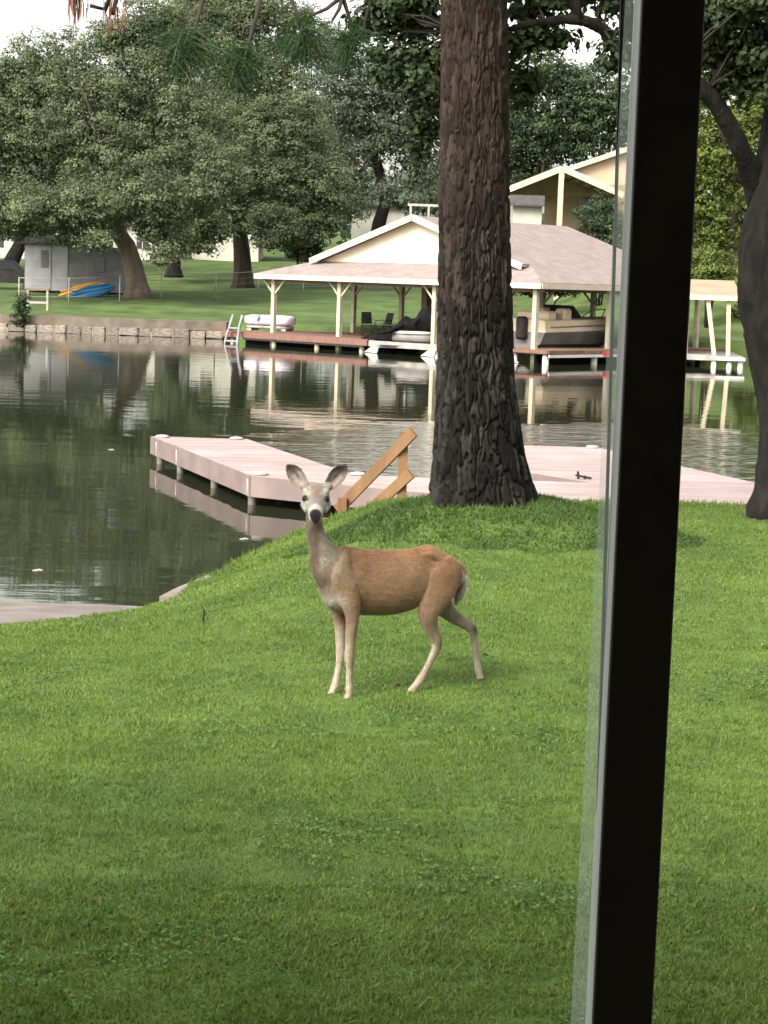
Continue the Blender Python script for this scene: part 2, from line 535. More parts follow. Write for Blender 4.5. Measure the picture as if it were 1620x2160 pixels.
# concrete boat ramp sliding into the water
rx = np.linspace(-12, -1.72, 60)
rv = np.linspace(0, 1, 24)
RX, RV = np.meshgrid(rx, rv)
RY = ramp_lo(RX) + (18.2 - ramp_lo(RX)) * RV
RZ = ramp_plane(RX, RY) + 0.006 * (vnoise(RX * 3, RY * 3, 9) - .5)
idx = np.arange(RX.size).reshape(RX.shape)
F = np.stack([idx[:-1, :-1], idx[:-1, 1:], idx[1:, 1:], idx[1:, :-1]], -1).reshape(-1, 4)
kind(link('boat_ramp', np_mesh('boat_ramp', np.stack([RX, RY, RZ], -1).reshape(-1, 3), F, True), M['concrete']), 'structure')

# low concrete edging where the lawn meets the lake
ke = MB()
ep = [atz(352, 1251, 0.14), atz(392, 1231, 0.17), atz(425, 1218, 0.2), atz(455, 1205, 0.24)]
for a, b in zip(ep, ep[1:]):
    ke.beam(a + Vector((0, .05, -.24)), b + Vector((0, .05, -.24)), 0.14, 0.40)
tag(ke.build('concrete_edging', M['concrete']), 'low concrete edging between lawn and water beside the boat ramp', 'edging')

# water
wv = np.array([[-300, 10.5, 0], [300, 10.5, 0], [300, 120, 0], [-300, 120, 0]], float)
kind(link('water', np_mesh('water', wv, [[0, 1, 2, 3]]), M['water']), 'structure')

# ------------------------------------------------------------------ grass blades
def blades(name, P, H, W, mat_, tint, segs):
    n = len(P)
    ang = rng.uniform(0, 2 * np.pi, n)
    lean = rng.uniform(0.1, 1.3, n) * H
    la = rng.uniform(0, 2 * np.pi, n)
    sx, sy = np.cos(ang) * W, np.sin(ang) * W
    lx, ly = np.cos(la) * lean, np.sin(la) * lean
    zero = np.zeros(n)
    def pt(ax, ay, t):
        return np.stack([P[:, 0] + ax + lx * t * t, P[:, 1] + ay + ly * t * t, P[:, 2] - 0.004 + H * t * (1 - 0.25 * t * (lean / H) ** 2)], -1)
    if segs == 2:
        V = np.stack([pt(-sx, -sy, 0), pt(sx, sy, 0), pt(sx * .8, sy * .8, .55), pt(-sx * .8, -sy * .8, .55), pt(zero, zero, 1.0)], 1).reshape(-1, 3)
        b = np.arange(n)[:, None] * 5
        F = np.concatenate([b + [0, 1, 2], b + [0, 2, 3], b + [3, 2, 4]], 1).reshape(-1, 3)
        tt = np.repeat(tint, 3)
    else:
        V = np.stack([pt(-sx, -sy, 0), pt(sx, sy, 0), pt(zero, zero, 1.0)], 1).reshape(-1, 3)
        F = np.arange(3 * n).reshape(-1, 3)
        tt = tint
    me = np_mesh(name, V, F, True)
    a = me.attributes.new('tint', 'FLOAT', 'FACE')
    a.data.foreach_set('value', tt.astype(np.float32))
    return kind(link(name, me, mat_), 'stuff')

def scatter(y0, y1, dens):
    n = int((y1 - y0) * 2 * (.215 * y1 + 1.3) * dens)
    y = rng.uniform(y0, y1, n)
    x = rng.uniform(-1, 1, n) * (.215 * y1 + 1.3)
    keep = np.abs(x) < .215 * y + 1.3
    x, y = x[keep], y[keep]
    ysh = np.interp(x, SX, SY)
    ok = (y < ysh + .05) & ~((x < -1.70) & (y > ramp_lo(x) - 0.05 + (vnoise(x * 9, y * 9, 2) - .5) * .12))
    ok &= np.hypot((x - TREE[0]), (y - TREE[1])) > 0.40
    x, y = x[ok], y[ok]
    return x, y
def tints(x, y):
    big = vnoise(x * 1.1 + 5, y * 1.1, 11) * .5 + vnoise(x * 3.3, y * 3.3, 12) * .35 + vnoise(x * 9, y * 9, 13) * .15
    # faint mowing bands
    band = .5 + .5 * np.sin((y * 2.6 + x * 0.5) + 1.2 * vnoise(x * .5, y * .5, 14))
    return np.clip(0.06 + .72 * big + .10 * band + rng.normal(0, .17, len(x)) - .25 * (vnoise(x * 22, y * 22, 15) < .16), 0, 1)
for y0, y1, dens, w, segs in ((3.9, 6.2, 14000, .0030, 2), (6.2, 9.0, 9000, .0038, 1), (9.0, 13.0, 5200, .0048, 1), (13.0, 18.8, 3200, .0066, 1)):
    x, y = scatter(y0, y1, dens)
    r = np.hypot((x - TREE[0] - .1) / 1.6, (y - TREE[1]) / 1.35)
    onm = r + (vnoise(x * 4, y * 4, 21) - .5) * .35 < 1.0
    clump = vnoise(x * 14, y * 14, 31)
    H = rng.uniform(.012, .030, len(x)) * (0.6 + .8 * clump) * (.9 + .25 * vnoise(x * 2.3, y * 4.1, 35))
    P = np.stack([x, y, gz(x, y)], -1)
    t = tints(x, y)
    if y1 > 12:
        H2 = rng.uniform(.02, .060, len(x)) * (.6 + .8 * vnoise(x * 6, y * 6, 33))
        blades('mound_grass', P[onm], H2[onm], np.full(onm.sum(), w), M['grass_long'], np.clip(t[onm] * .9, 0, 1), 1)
        # ragged tufts along the lake edge
        ysh = np.interp(x, SX, SY)
        edge = (~onm) & (ysh - y < .35)
        H[edge] *= rng.uniform(1.0, 2.6, edge.sum())
    blades('lawn_grass', P[~onm], H[~onm], np.full((~onm).sum(), w) * rng.uniform(.7, 1.2, (~onm).sum()), M['grass'], t[~onm], segs)

# pine straw and clover among the blades
x, y = scatter(4.2, 17.5, 45)
keep = rng.uniform(size=len(x)) < np.exp(-(np.hypot(x - TREE[0], y - TREE[1]) / 4.5) ** 2) * .9 + .10
x, y = x[keep], y[keep]
n_ = len(x)
P = np.stack([x, y, gz(x, y) + rng.uniform(.012, .03, n_)], -1)
an = rng.uniform(0, np.pi, n_)
dv = np.stack([np.cos(an), np.sin(an), rng.normal(0, .12, n_)], -1) * rng.uniform(.04, .09, n_)[:, None]
sv = np.stack([-np.sin(an), np.cos(an), np.zeros(n_)], -1) * .0016
V = np.stack([P - dv - sv, P - dv + sv, P + dv], 1).reshape(-1, 3)
kind(link('pine_straw', np_mesh('pine_straw', V, np.arange(3 * n_).reshape(-1, 3)), M['straw']), 'stuff')
x, y = scatter(4.2, 12.0, 1500)
keep = vnoise(x * 1.6 + 9, y * 1.6, 81) * .6 + vnoise(x * 5, y * 5, 82) * .4 > .70
x, y = x[keep], y[keep]
n_ = len(x)
P = np.stack([x, y, gz(x, y) + rng.uniform(.012, .032, n_)], -1)
N_ = rng.normal(0, .35, (n_, 3)) + [0, 0, 1]
N_ /= np.linalg.norm(N_, axis=1, keepdims=True)
A_2 = np.cross(N_, rng.normal(size=(n_, 3)))
A_2 /= np.linalg.norm(A_2, axis=1, keepdims=True)
B_2 = np.cross(N_, A_2)
S_ = rng.uniform(.005, .010, n_)[:, None]
V = np.stack([P - A_2 * S_, P - B_2 * S_, P + A_2 * S_, P + B_2 * S_], 1).reshape(-1, 3)
me = np_mesh('clover', V, np.arange(4 * n_).reshape(-1, 4))
ta = me.attributes.new('tint', 'FLOAT', 'FACE')
ta.data.foreach_set('value', np.clip(rng.normal(.45, .25, n_), 0, 1).astype(np.float32))
kind(link('clover', me, M['clover']), 'stuff')

# ------------------------------------------------------------------ far bank
def far_shore(x):
    return np.interp(x, [-200, -18, -7.2, -3, 1, 5, 9, 13, 17, 200], [84.2, 83.6, 82.6, 81.5, 80.0, 78.5, 77.0, 76, 75, 75])
def fz(x, y):
    d = y - far_shore(x)
    z = 0.70 + 0.045 * np.clip(d, 0, 200)
    z = z + 2.2 * smooth01((x - 6) / 9) * smooth01((d - 3) / 16)
    z = z + (vnoise(x * .25, y * .25, 41) - .5) * .25 * smooth01(d / 6)
    z = z - 2.0 * smooth01(-d / 0.4)
    return z
fx = np.concatenate([np.linspace(-260, -45, 24)[:-1], np.linspace(-45, 45, 150), np.linspace(45, 260, 24)[1:]])
fy = np.concatenate([np.linspace(72, 100, 120)[:-1], np.linspace(100, 180, 80)[:-1], np.linspace(180, 420, 16)])
X, Y = np.meshgrid(fx, fy)
Z = fz(X, Y)
idx = np.arange(X.size).reshape(X.shape)
F = np.stack([idx[:-1, :-1], idx[:-1, 1:], idx[1:, 1:], idx[1:, :-1]], -1).reshape(-1, 4)
kind(link('far_lawn', np_mesh('far_lawn', np.stack([X, Y, Z], -1).reshape(-1, 3), F, True), M['far_grass']), 'structure')
def fg(x, y):
    return float(fz(np.array([x]), np.array([y]))[0])

# seawall with a pinkish concrete cap and a course of pale stones
sw = thing('seawall', 'long low seawall of pale stones under a brownish cap across the lake', 'seawall', (-20, 83.6, 0))
cb = MB()
pts = [(-46, 84.15), (-18, 83.35), (-7.0, 82.35)]
for (xa, ya), (xb, yb) in zip(pts, pts[1:]):
    cb.beam((xa + 20, ya - 83.6, .52), (xb + 20, yb - 83.6, .52), 0.9, 0.40)
cb.build('cap', M['cap'], sw)
stone_meshes = []
for k in range(5):
    bm = bmesh.new()
    bmesh.ops.create_cube(bm, size=1)
    bmesh.ops.bevel(bm, geom=bm.edges[:], offset=.08, segments=1, affect='EDGES')
    for v in bm.verts:
        v.co += Vector((random.uniform(-.05, .05), random.uniform(-.05, .05), random.uniform(-.06, .06)))
    me = bpy.data.meshes.new('stone')
    bm.to_mesh(me)
    bm.free()
    me.materials.append(M['stone'])
    stone_meshes.append(me)
xx = -42.0
while xx < -7.4:
    w = random.uniform(.45, .95)
    yy = float(np.interp(xx + w / 2, [-46, -18, -7], [84.15, 83.35, 82.35])) - .62
    s = link('stone', random.choice(stone_meshes), None, sw)
    s.location = (xx + w / 2 + 20, yy - 83.6 + random.uniform(-.04, .04), .16 + random.uniform(-.03, .02))
    s.scale = (w * .97, .42, .34 + random.uniform(-.03, .04))
    s.rotation_euler = (0, 0, -.07 + random.uniform(-.05, .05))
    xx += w

# ------------------------------------------------------------------ foliage tools
def leaf_quads(name, P, N, S, mat_, tint, parent=None, aspect=0.55):
    n = len(P)
    N = N / np.maximum(np.linalg.norm(N, axis=1, keepdims=True), 1e-6)
    R = rng.normal(size=(n, 3))
    A = np.cross(N, R)
    A /= np.maximum(np.linalg.norm(A, axis=1, keepdims=True), 1e-6)
    B = np.cross(N, A)
    S = S[:, None]
    V = np.stack([P - A * S * .5, P + B * S * .5 * aspect + N * S * .06, P + A * S * .5, P - B * S * .5 * aspect + N * S * .06], 1).reshape(-1, 3)
    F = np.arange(4 * n).reshape(-1, 4)
    me = np_mesh(name, V, F, False)
    a = me.attributes.new('tint', 'FLOAT', 'FACE')
    a.data.foreach_set('value', np.clip(tint, 0, 1).astype(np.float32))
    return link(name, me, mat_, parent)

def sph(n):
    v = rng.normal(size=(n, 3))
    return v / np.linalg.norm(v, axis=1, keepdims=True)

def crown_cloud(lobes, n_leaves, clump=0.7, leaf=0.17, per=90, inner=0.30):
    """lobes: list of (centre, (rx,ry,rz)); leaves gathered in clumps near each lobe's skin"""
    area = np.array([(r[0] * r[1]) ** .8 + (r[0] * r[2]) ** .8 + (r[1] * r[2]) ** .8 for c, r in lobes])
    area /= area.sum()
    P, N, T, big = [], [], [], []
    centres = []
    for (c, r), w in zip(lobes, area):
        nc = max(3, int(n_leaves * w / per))
        d = sph(nc)
        d[:, 2] = np.where(d[:, 2] < -.55, -d[:, 2], d[:, 2])
        rad = rng.uniform(.62, 1.03, nc) * (1 + .12 * np.sin(d[:, 0] * 5 + d[:, 2] * 7 + c[0]))
        cc = np.array(c) + d * np.array(r) * rad[:, None]
        centres.append(cc)
        cr = clump * rng.uniform(.6, 1.35, nc)
        base_t = rng.uniform(.05, .9, nc)
        k = rng.poisson(per, nc)
        ci = np.repeat(np.arange(nc), k)
        off = sph(len(ci)) * (rng.uniform(0, 1, len(ci)) ** .45)[:, None]
        off[:, 2] = np.where(rng.uniform(size=len(ci)) < .6, np.abs(off[:, 2]), off[:, 2]) * .75
        P.append(cc[ci] + off * cr[ci][:, None])
        N.append(off * 1.0 + d[ci] * .35 + rng.normal(size=(len(ci), 3)) * .35 + [0, 0, .35])
        T.append(base_t[ci] + rng.normal(0, .17, len(ci)))
        big.append(np.zeros(len(ci)))
        ni = int(n_leaves * w * inner)
        off = sph(ni) * (rng.uniform(0, 1, ni) ** .5)[:, None]
        P.append(np.array(c) + off * np.array(r) * .72)
        N.append(rng.normal(size=(ni, 3)))
        T.append(rng.uniform(0, .6, ni))
        big.append(np.ones(ni))
    P, N, T = np.concatenate(P), np.concatenate(N), np.concatenate(T)
    S = leaf * rng.uniform(.6, 1.5, len(P))
    S = np.where(np.concatenate(big) > 0, S * 1.8, S)
    return P, N, S, T, np.concatenate(centres)

def pxlobes(spec, Y):
    """(px, py, radius_x px, radius_y px[, depth offset m]) -> ellipsoids in the world at depth Y"""
    out = []
    for s in spec:
        yy = Y + (s[4] if len(s) > 4 else 0)
        c = at(s[0], s[1], yy)
        k = yy / FPX
        out.append(((c.x, c.y, c.z), (s[2] * k, (s[2] + s[3]) * .5 * k, s[3] * k)))
    return out

def far_tree(name, label, Y, base_px, trunk_r, trunk_path, spec, n_leaves, lmat, bark, group, clump=.7, leaf=.17, limbs=10, per=90):
    lobes = pxlobes(spec, Y)
    b = at(base_px[0], base_px[1], Y)
    zb = fg(b.x, b.y) - .15
    t = thing(name, label, 'tree', (b.x, b.y, zb), 0, group)
    o = Vector((b.x, b.y, zb))
    P, N, S, T, cc = crown_cloud(lobes, n_leaves, clump, leaf, per)
    leaf_quads('crown', P - np.array(o), N, S, lmat, T, t)
    mb = MB()
    pts = [Vector((0, 0, 0)), Vector((0.02, 0, .5))] + [at(px, py, Y) - o for px, py in trunk_path]
    rad = [trunk_r * 1.35, trunk_r * 1.05] + [trunk_r * (1 - .45 * (i + 1) / len(trunk_path)) for i in range(len(trunk_path))]
    MB().tube(pts, rad, 12).build('trunk', bark, t)
    top = pts[-1]
    sel = cc[rng.choice(len(cc), min(limbs, len(cc)), replace=False)]
    for c in sel:
        e = Vector(c) - o
        st = pts[-1].lerp(pts[-2], random.random() * .8)
        mid = st.lerp(e, .45) + Vector((random.uniform(-.5, .5), random.uniform(-.5, .5), random.uniform(.0, .9)))
        mb.tube([st, st.lerp(mid, .5) + Vector((0, 0, .2)), mid, mid.lerp(e, .5) + Vector((0, 0, random.uniform(-.2, .3))), e], [trunk_r * .42, trunk_r * .33, trunk_r * .22, trunk_r * .14, .03], 7)
    mb.build('limbs', M['oak_bark'], t)
    return t

G_OAK = 'big oaks on the far lawn'
far_tree('live_oak', 'broad live oak with pale trunk beside the grey trailer and kayaks', 97, (290, 632), .62,
         [(288, 600), (280, 560), (268, 520), (245, 485), (225, 455)],
         [(60, 330, 150, 110), (180, 260, 180, 120, -1), (330, 200, 150, 110), (120, 160, 150, 90), (30, 210, 110, 110), (270, 380, 170, 90, -2), (110, 430, 150, 60, -1),
          (400, 300, 130, 110, -1), (330, 110, 110, 70), (230, 440, 120, 48, -3), (20, 410, 100, 90), (390, 430, 100, 55, -2), (-60, 280, 120, 160), (80, 478, 70, 26, -3), (170, 480, 60, 32, -4), (330, 480, 70, 40, -4), (210, 470, 60, 30, -4), (20, 490, 60, 26, -3), (140, 505, 40, 20, -5), (370, 520, 40, 30, -4), (180, 440, 90, 50, -6), (330, 430, 90, 60, -5), (90, 450, 80, 40, -6), (205, 515, 40, 24, -7), (340, 545, 32, 22, -6), (10, 450, 80, 50, -5), (450, 380, 70, 80, -4), (330, 45, 90, 45), (250, 90, 80, 40)],
         125000, M['leaf_oak'], M['pale_bark'], G_OAK, .60, .135, 16, 75)
far_tree('live_oak', 'broad live oak with grey trunk behind the overturned boat', 112, (512, 603), .6,
         [(512, 570), (510, 530), (506, 490), (500, 440), (515, 380)],
         [(560, 330, 150, 120, -2), (640, 400, 110, 95, -3), (470, 240, 130, 110), (580, 200, 120, 100), (500, 120, 130, 80), (420, 90, 110, 70), (690, 455, 65, 50, -3),
          (480, 400, 120, 80, -2), (560, 470, 110, 40, -3), (620, 290, 90, 90, -3), (420, 460, 80, 45, -3), (450, 490, 60, 36, -4), (570, 505, 60, 30, -4), (640, 490, 60, 40, -4), (700, 400, 50, 60, -3), (430, 30, 120, 55), (540, 30, 110, 60), (630, 90, 70, 70)],
         94000, M['leaf_oak'], M['oak_bark'], G_OAK, .66, .145, 12, 75)
far_tree('live_oak', 'slim dark-trunked oak between the pale oak and the grey one', 120, (366, 592), .5,
         [(366, 565), (370, 530), (378, 500), (385, 450)],
         [(380, 380, 120, 80), (400, 470, 70, 50, -4), (340, 500, 60, 35, -5), (360, 530, 40, 22, -6), (420, 520, 45, 22, -4), (330, 320, 110, 80)],
         12000, M['leaf_oak'], M['dark_bark'], G_OAK, .6, .17, 8, 55)
G_BG = 'trees behind the boathouse and houses'
far_tree('shade_tree', 'grey-green leaning tree rising behind the boathouse gable', 135, (785, 520), .55,
         [(800, 470), (812, 430), (800, 360), (760, 250)],
         [(760, 300, 100, 90), (850, 260, 110, 110), (800, 180, 110, 80), (880, 380, 90, 70), (720, 210, 70, 100), (740, 400, 70, 50), (900, 160, 90, 90), (700, 120, 60, 60), (840, 420, 60, 30, -3), (900, 430, 60, 30, -3), (720, 440, 50, 40, -2)],
         30000, M['leaf_grey'], M['dark_bark'], G_BG, .85, .20, 12, 70)
far_tree('shade_tree', 'dense dark shade tree standing behind the porch gable', 122, (1120, 560), .5,
         [(1120, 500), (1125, 430), (1130, 350)],
         [(1150, 260, 120, 110), (1250, 220, 110, 80), (1100, 360, 90, 60), (1200, 310, 120, 60), (1040, 280, 110, 120), (1310, 260, 90, 90), (1180, 170, 90, 50), (1000, 380, 110, 80)],
         32000, M['leaf_dark'], M['dark_bark'], G_BG, .8, .19, 8, 70)
far_tree('shade_tree', 'light yellow-green tree beyond the lean-to shed', 105, (1540, 640), .45,
         [(1540, 560), (1545, 470), (1550, 400)],
         [(1540, 330, 110, 100), (1480, 420, 90, 80), (1600, 260, 100, 90), (1620, 420, 90, 90), (1510, 500, 80, 60), (1440, 300, 100, 90), (1470, 180, 90, 70), (1680, 320, 90, 110)],
         26000, M['leaf_bright'], M['oak_bark'], G_BG, .7, .18, 8, 70)
far_tree('shade_tree', 'dark green tree filling the sky above the far right bank', 128, (1640, 620), .5,
         [(1640, 560), (1640, 400)],
         [(1600, 120, 140, 90), (1500, 90, 120, 80), (1700, 200, 120, 150), (1420, 160, 110, 110), (1660, 480, 90, 90)],
         16000, M['leaf_dark'], M['oak_bark'], G_BG, 1.1, .24, 8)
far_tree('shade_tree', 'dark rounded tree in the gap behind the grey oak', 150, (640, 540), .5,
         [(640, 500), (640, 450)],
         [(640, 480, 90, 70), (560, 420, 90, 70), (700, 430, 80, 80), (620, 340, 120, 120), (480, 330, 120, 140), (330, 300, 140, 140), (700, 300, 100, 90), (600, 500, 60, 30)],
         16000, M['leaf_dark'], M['dark_bark'], G_BG, 1.2, .28, 6)
far_tree('shade_tree', 'dark tree at the end of the trailer by the parked car', 125, (20, 560), .5,
         [(40, 520), (60, 470), (70, 400)],
         [(0, 300, 150, 140), (150, 330, 140, 120), (-80, 430, 130, 90), (60, 440, 90, 50)],
         11000, M['leaf_dark'], M['dark_bark'], G_BG, 1.1, .26, 8)
for bx, by, Yb, rx_, ry_, lm, lab in ((1495, 570, 82, 48, 42, 'leaf_bright', 'round yellow-green bush beside the lean-to shed'),
                                     (1268, 470, 90, 52, 62, 'leaf_dark', 'dark leafy shrub below the porch corner'),
                                     (1600, 640, 84, 60, 55, 'leaf_bright', 'pale green bush behind the lean-to posts'),
                                     (1150, 600, 88, 60, 22, 'leaf_dark', 'low dark hedge behind the moored motor boat'),
                                     (640, 508, 120, 45, 34, 'leaf_dark', 'dark low bush at the foot of the boathouse gable slope')):
    c = at(bx, by, Yb)
    zb = fg(c.x, c.y)
    t = thing('shrub', lab, 'shrub', (c.x, c.y, zb))
    P, N, S, T, cc = crown_cloud(pxlobes([(bx, by, rx_, ry_), (bx - rx_ * .5, by + ry_ * .6, rx_ * .6, ry_ * .8), (bx + rx_ * .5, by + ry_ * .5, rx_ * .6, ry_ * .8)], Yb), 4200, .4, .13, 60)
    k = P[:, 2] > zb - .1
    leaf_quads('foliage', (P - np.array((c.x, c.y, zb)))[k], N[k], S[k], M[lm], T[k], t)
    sb = MB()
    for _ in range(5):
        e = Vector(cc[rng.integers(len(cc))]) - Vector((c.x, c.y, zb))
        sb.tube([(e.x * .15, e.y * .15, -.1), (e.x * .4, e.y * .4, e.z * .5), e], [.05, .04, .015], 6)
    sb.build('stem', M['twig'], t)
# distant wood closing the view behind all of it
P, N, S, T, cc = crown_cloud([((x, 190 + 18 * math.sin(x * .3), 7 + 2.2 * math.sin(x * .17 + 1)), (7, 6, 6.5 + 1.5 * math.sin(x * .5))) for x in range(-75, 80, 9)], 42000, 1.5, .42, 90)
w = leaf_quads('far_woods', P, N, S, M['leaf_grey'], T)
kind(w, 'stuff')
w['label'] = 'distant mass of grey-green woods behind the houses'

# ------------------------------------------------------------------ the pine
pine = thing('pine_tree', 'tall pine with flaking plated bark on the grassy mound', 'tree', (TREE[0], TREE[1], 0.0))
def pine_trunk():
    ZK = np.array([0.75, 1.03, 1.2, 1.45, 2.05, 3.26, 5.27, 9.0, 14.0])
    RK = np.array([.56, .47, .425, .385, .325, .300, .272, .24, .16])
    DX = np.array([at(p_, q_, TREE[1]).x - TREE[0] for p_, q_ in ((1019, 1130), (1017, 1055), (1013, 1010), (1008, 950), (1003, 800), (1000, 500), (1000, 0))] + [-.30, -.45])
    zs = np.concatenate([np.linspace(.75, 6.0, 640), np.linspace(6.06, 14, 40)])
    nt_ = 320
    th = np.linspace(0, 2 * np.pi, nt_, endpoint=False)
    TH, ZZ = np.meshgrid(th, zs)
    R0 = np.interp(ZZ, ZK, RK)
    flare = 1 + .10 * np.exp(-(ZZ - .9) / .35) * np.sin(TH * 5 + .6) + .05 * np.exp(-(ZZ - .9) / .5) * np.sin(TH * 3 + 2)
    # elongated plates: cells of seeds in (arc, z), stretched upward
    sz = np.arange(.7, 6.1, .075)
    seeds = []
    for z in sz:
        m = 30 if z > 2.2 else 27
        a = (np.arange(m) + rng.uniform(-.38, .38, m)) / m * 2 * np.pi + rng.uniform(0, 6.28)
        seeds.append(np.stack([a % (2 * np.pi), z + rng.uniform(-.06, .06, m)], 1))
    seeds = np.concatenate(seeds)
    keep = rng.uniform(size=len(seeds)) < np.where(seeds[:, 1] < 2.2, .55, .72)
    seeds = seeds[keep]
    rnd = rng.uniform(size=len(seeds))
    relief = np.zeros_like(ZZ)
    cell = np.zeros_like(ZZ)
    warpA = (vnoise(TH * 9, ZZ * 5, 51) - .5) * .06 + (vnoise(TH * 24, ZZ * 14, 55) - .5) * .022
    warpZ = (vnoise(TH * 7, ZZ * 7, 52) - .5) * .10
    for i in range(len(zs)):
        if zs[i] > 6.0:
            relief[i] = .6
            cell[i] = .5
            continue
        s = seeds[np.abs(seeds[:, 1] - zs[i]) < .42]
        r_ = rnd[np.abs(seeds[:, 1] - zs[i]) < .42]
        da = np.abs((TH[i][:, None] + warpA[i][:, None] / .3) - s[None, :, 0])
        da = np.minimum(da, 2 * np.pi - da) * .31
        dz = (ZZ[i][:, None] + warpZ[i][:, None] - s[None, :, 1]) * .14
        D = np.hypot(da, dz)
        o = np.argsort(D, axis=1)[:, :2]
        f1 = np.take_along_axis(D, o[:, :1], 1)[:, 0]
        f2 = np.take_along_axis(D, o[:, 1:], 1)[:, 0]
        relief[i] = smooth01((f2 - f1) / .0125) * (.70 + .40 * r_[o[:, 0]])
        cell[i] = r_[o[:, 0]]
    fine = vnoise(TH * 40, ZZ * 30, 53) * .6 + vnoise(TH * 80, ZZ * 60, 54) * .4
    depth = np.interp(ZZ, [.8, 1.6, 3.0, 6.0], [.050, .044, .032, .025])
    R = R0 * flare + depth * (relief - .75) + .006 * (fine - .5)
    DXX = np.interp(ZZ, ZK, DX)
    V = np.stack([R * np.cos(TH) + DXX, R * np.sin(TH), ZZ], -1).reshape(-1, 3)
    idx = np.arange(V.shape[0]).reshape(ZZ.shape)
    nxt = np.roll(idx, -1, axis=1)
    F = np.stack([idx[:-1], nxt[:-1], nxt[1:], idx[1:]], -1).reshape(-1, 4)
    me = np_mesh('trunk', V, F, True)
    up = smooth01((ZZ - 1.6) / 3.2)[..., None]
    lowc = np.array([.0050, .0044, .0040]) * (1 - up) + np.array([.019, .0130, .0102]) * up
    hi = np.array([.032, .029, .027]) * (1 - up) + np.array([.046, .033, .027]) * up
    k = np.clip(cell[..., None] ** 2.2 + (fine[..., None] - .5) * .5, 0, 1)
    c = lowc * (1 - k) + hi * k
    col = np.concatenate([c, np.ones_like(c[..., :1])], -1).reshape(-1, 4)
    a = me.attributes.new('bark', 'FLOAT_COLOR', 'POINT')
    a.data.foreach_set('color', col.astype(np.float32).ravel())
    return me
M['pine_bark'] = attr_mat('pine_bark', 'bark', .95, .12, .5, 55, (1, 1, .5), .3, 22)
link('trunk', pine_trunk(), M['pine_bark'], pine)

def needle_cluster(center, n, length, droop, mat_, parent, spread=1.0, name='needle_tuft', w=.0016):
    c = Vector(center)
    d = sph(n)
    d[:, 2] = d[:, 2] * .8 - droop
    d[:, :2] *= spread
    d /= np.linalg.norm(d, axis=1, keepdims=True)
    L = length * rng.uniform(.6, 1.1, n)
    p0 = np.array(c) + rng.normal(0, .03, (n, 3)) + np.array([0, 0, .03])
    sag = np.stack([np.zeros(n), np.zeros(n), -L * .22], -1)
    p1 = p0 + d * L[:, None] * .5 + sag * .25
    p2 = p0 + d * L[:, None] + sag
    A = np.cross(d, rng.normal(size=(n, 3)))
    A /= np.linalg.norm(A, axis=1, keepdims=True)
    A *= w
    V = np.stack([p0 - A, p0 + A, p1 + A * .9, p1 - A * .9, p2], 1).reshape(-1, 3)
    b = np.arange(n)[:, None] * 5
    F = np.concatenate([b + [0, 1, 2], b + [0, 2, 3], b + [3, 2, 4]], 1).reshape(-1, 3)
    me = np_mesh(name, V, F, False)
    a = me.attributes.new('tint', 'FLOAT', 'FACE')
    a.data.foreach_set('value', np.repeat(np.clip(rng.normal(.45, .28, n), 0, 1), 3).astype(np.float32))
    return link(name, me, mat_, parent)
po = Vector((TREE[0], TREE[1], 0))
def pbranch(name, pts, rad, m=None):
    return MB().tube([p - po for p in pts], rad, 7).build(name, m or M['twig'], pine)
# one long limb reaching toward the house above the frame, tufts hanging from its twigs
limb = [Vector((TREE[0], TREE[1] - .1, 7.6)), Vector((.6, 14.6, 7.0)), Vector((.25, 12.6, 6.0)), at(560, -60, 10.6), at(450, -70, 9.7), at(250, -55, 9.2), at(140, -40, 9.0)]
pbranch('limb', limb, [.09, .08, .065, .045, .035, .028, .02])
for tw in ([at(450, -70, 9.7), at(430, -10, 9.5), at(412, 60, 9.3), at(402, 112, 9.2)],
           [at(560, -60, 10.6), at(545, 20, 9.9), at(525, 90, 9.6), at(512, 128, 9.5)],
           [at(560, -60, 10.6), at(610, -10, 10.2), at(640, 60, 10.0)],
           [at(250, -55, 9.2), at(245, 0, 9.15), at(238, 30, 9.1)],
           [at(140, -40, 9.0), at(158, -10, 9.0), at(160, 5, 9.0)],
           [at(250, -55, 9.2), at(222, 20, 9.1), at(190, 12, 9.1)]):
    pbranch('twig', tw, [.016, .012, .009, .006][:len(tw)])
for px, py, Yd, n, L in ((402, 95, 9.2, 260, .24), (388, 135, 9.15, 120, .20), (512, 125, 9.5, 260, .24), (498, 165, 9.4, 110, .18), (640, 70, 10.0, 190, .22), (600, 100, 10.2, 130, .22), (655, 115, 10.1, 120, .20), (350, 85, 9.4, 70, .22)):
    needle_cluster(at(px, py, Yd) - po, n, L, .35, M['needle'], pine, .9, 'needle_tuft', .0018)
for px, py, n, L in ((160, 10, 46, .10), (166, 40, 20, .07), (238, 40, 44, .09)):
    kind(needle_cluster(at(px, py - 12, 9.05) - po, n, L, 2.4, M['needle_dead'], pine, .22, 'dead_needle_tuft', .0028), 'stuff')
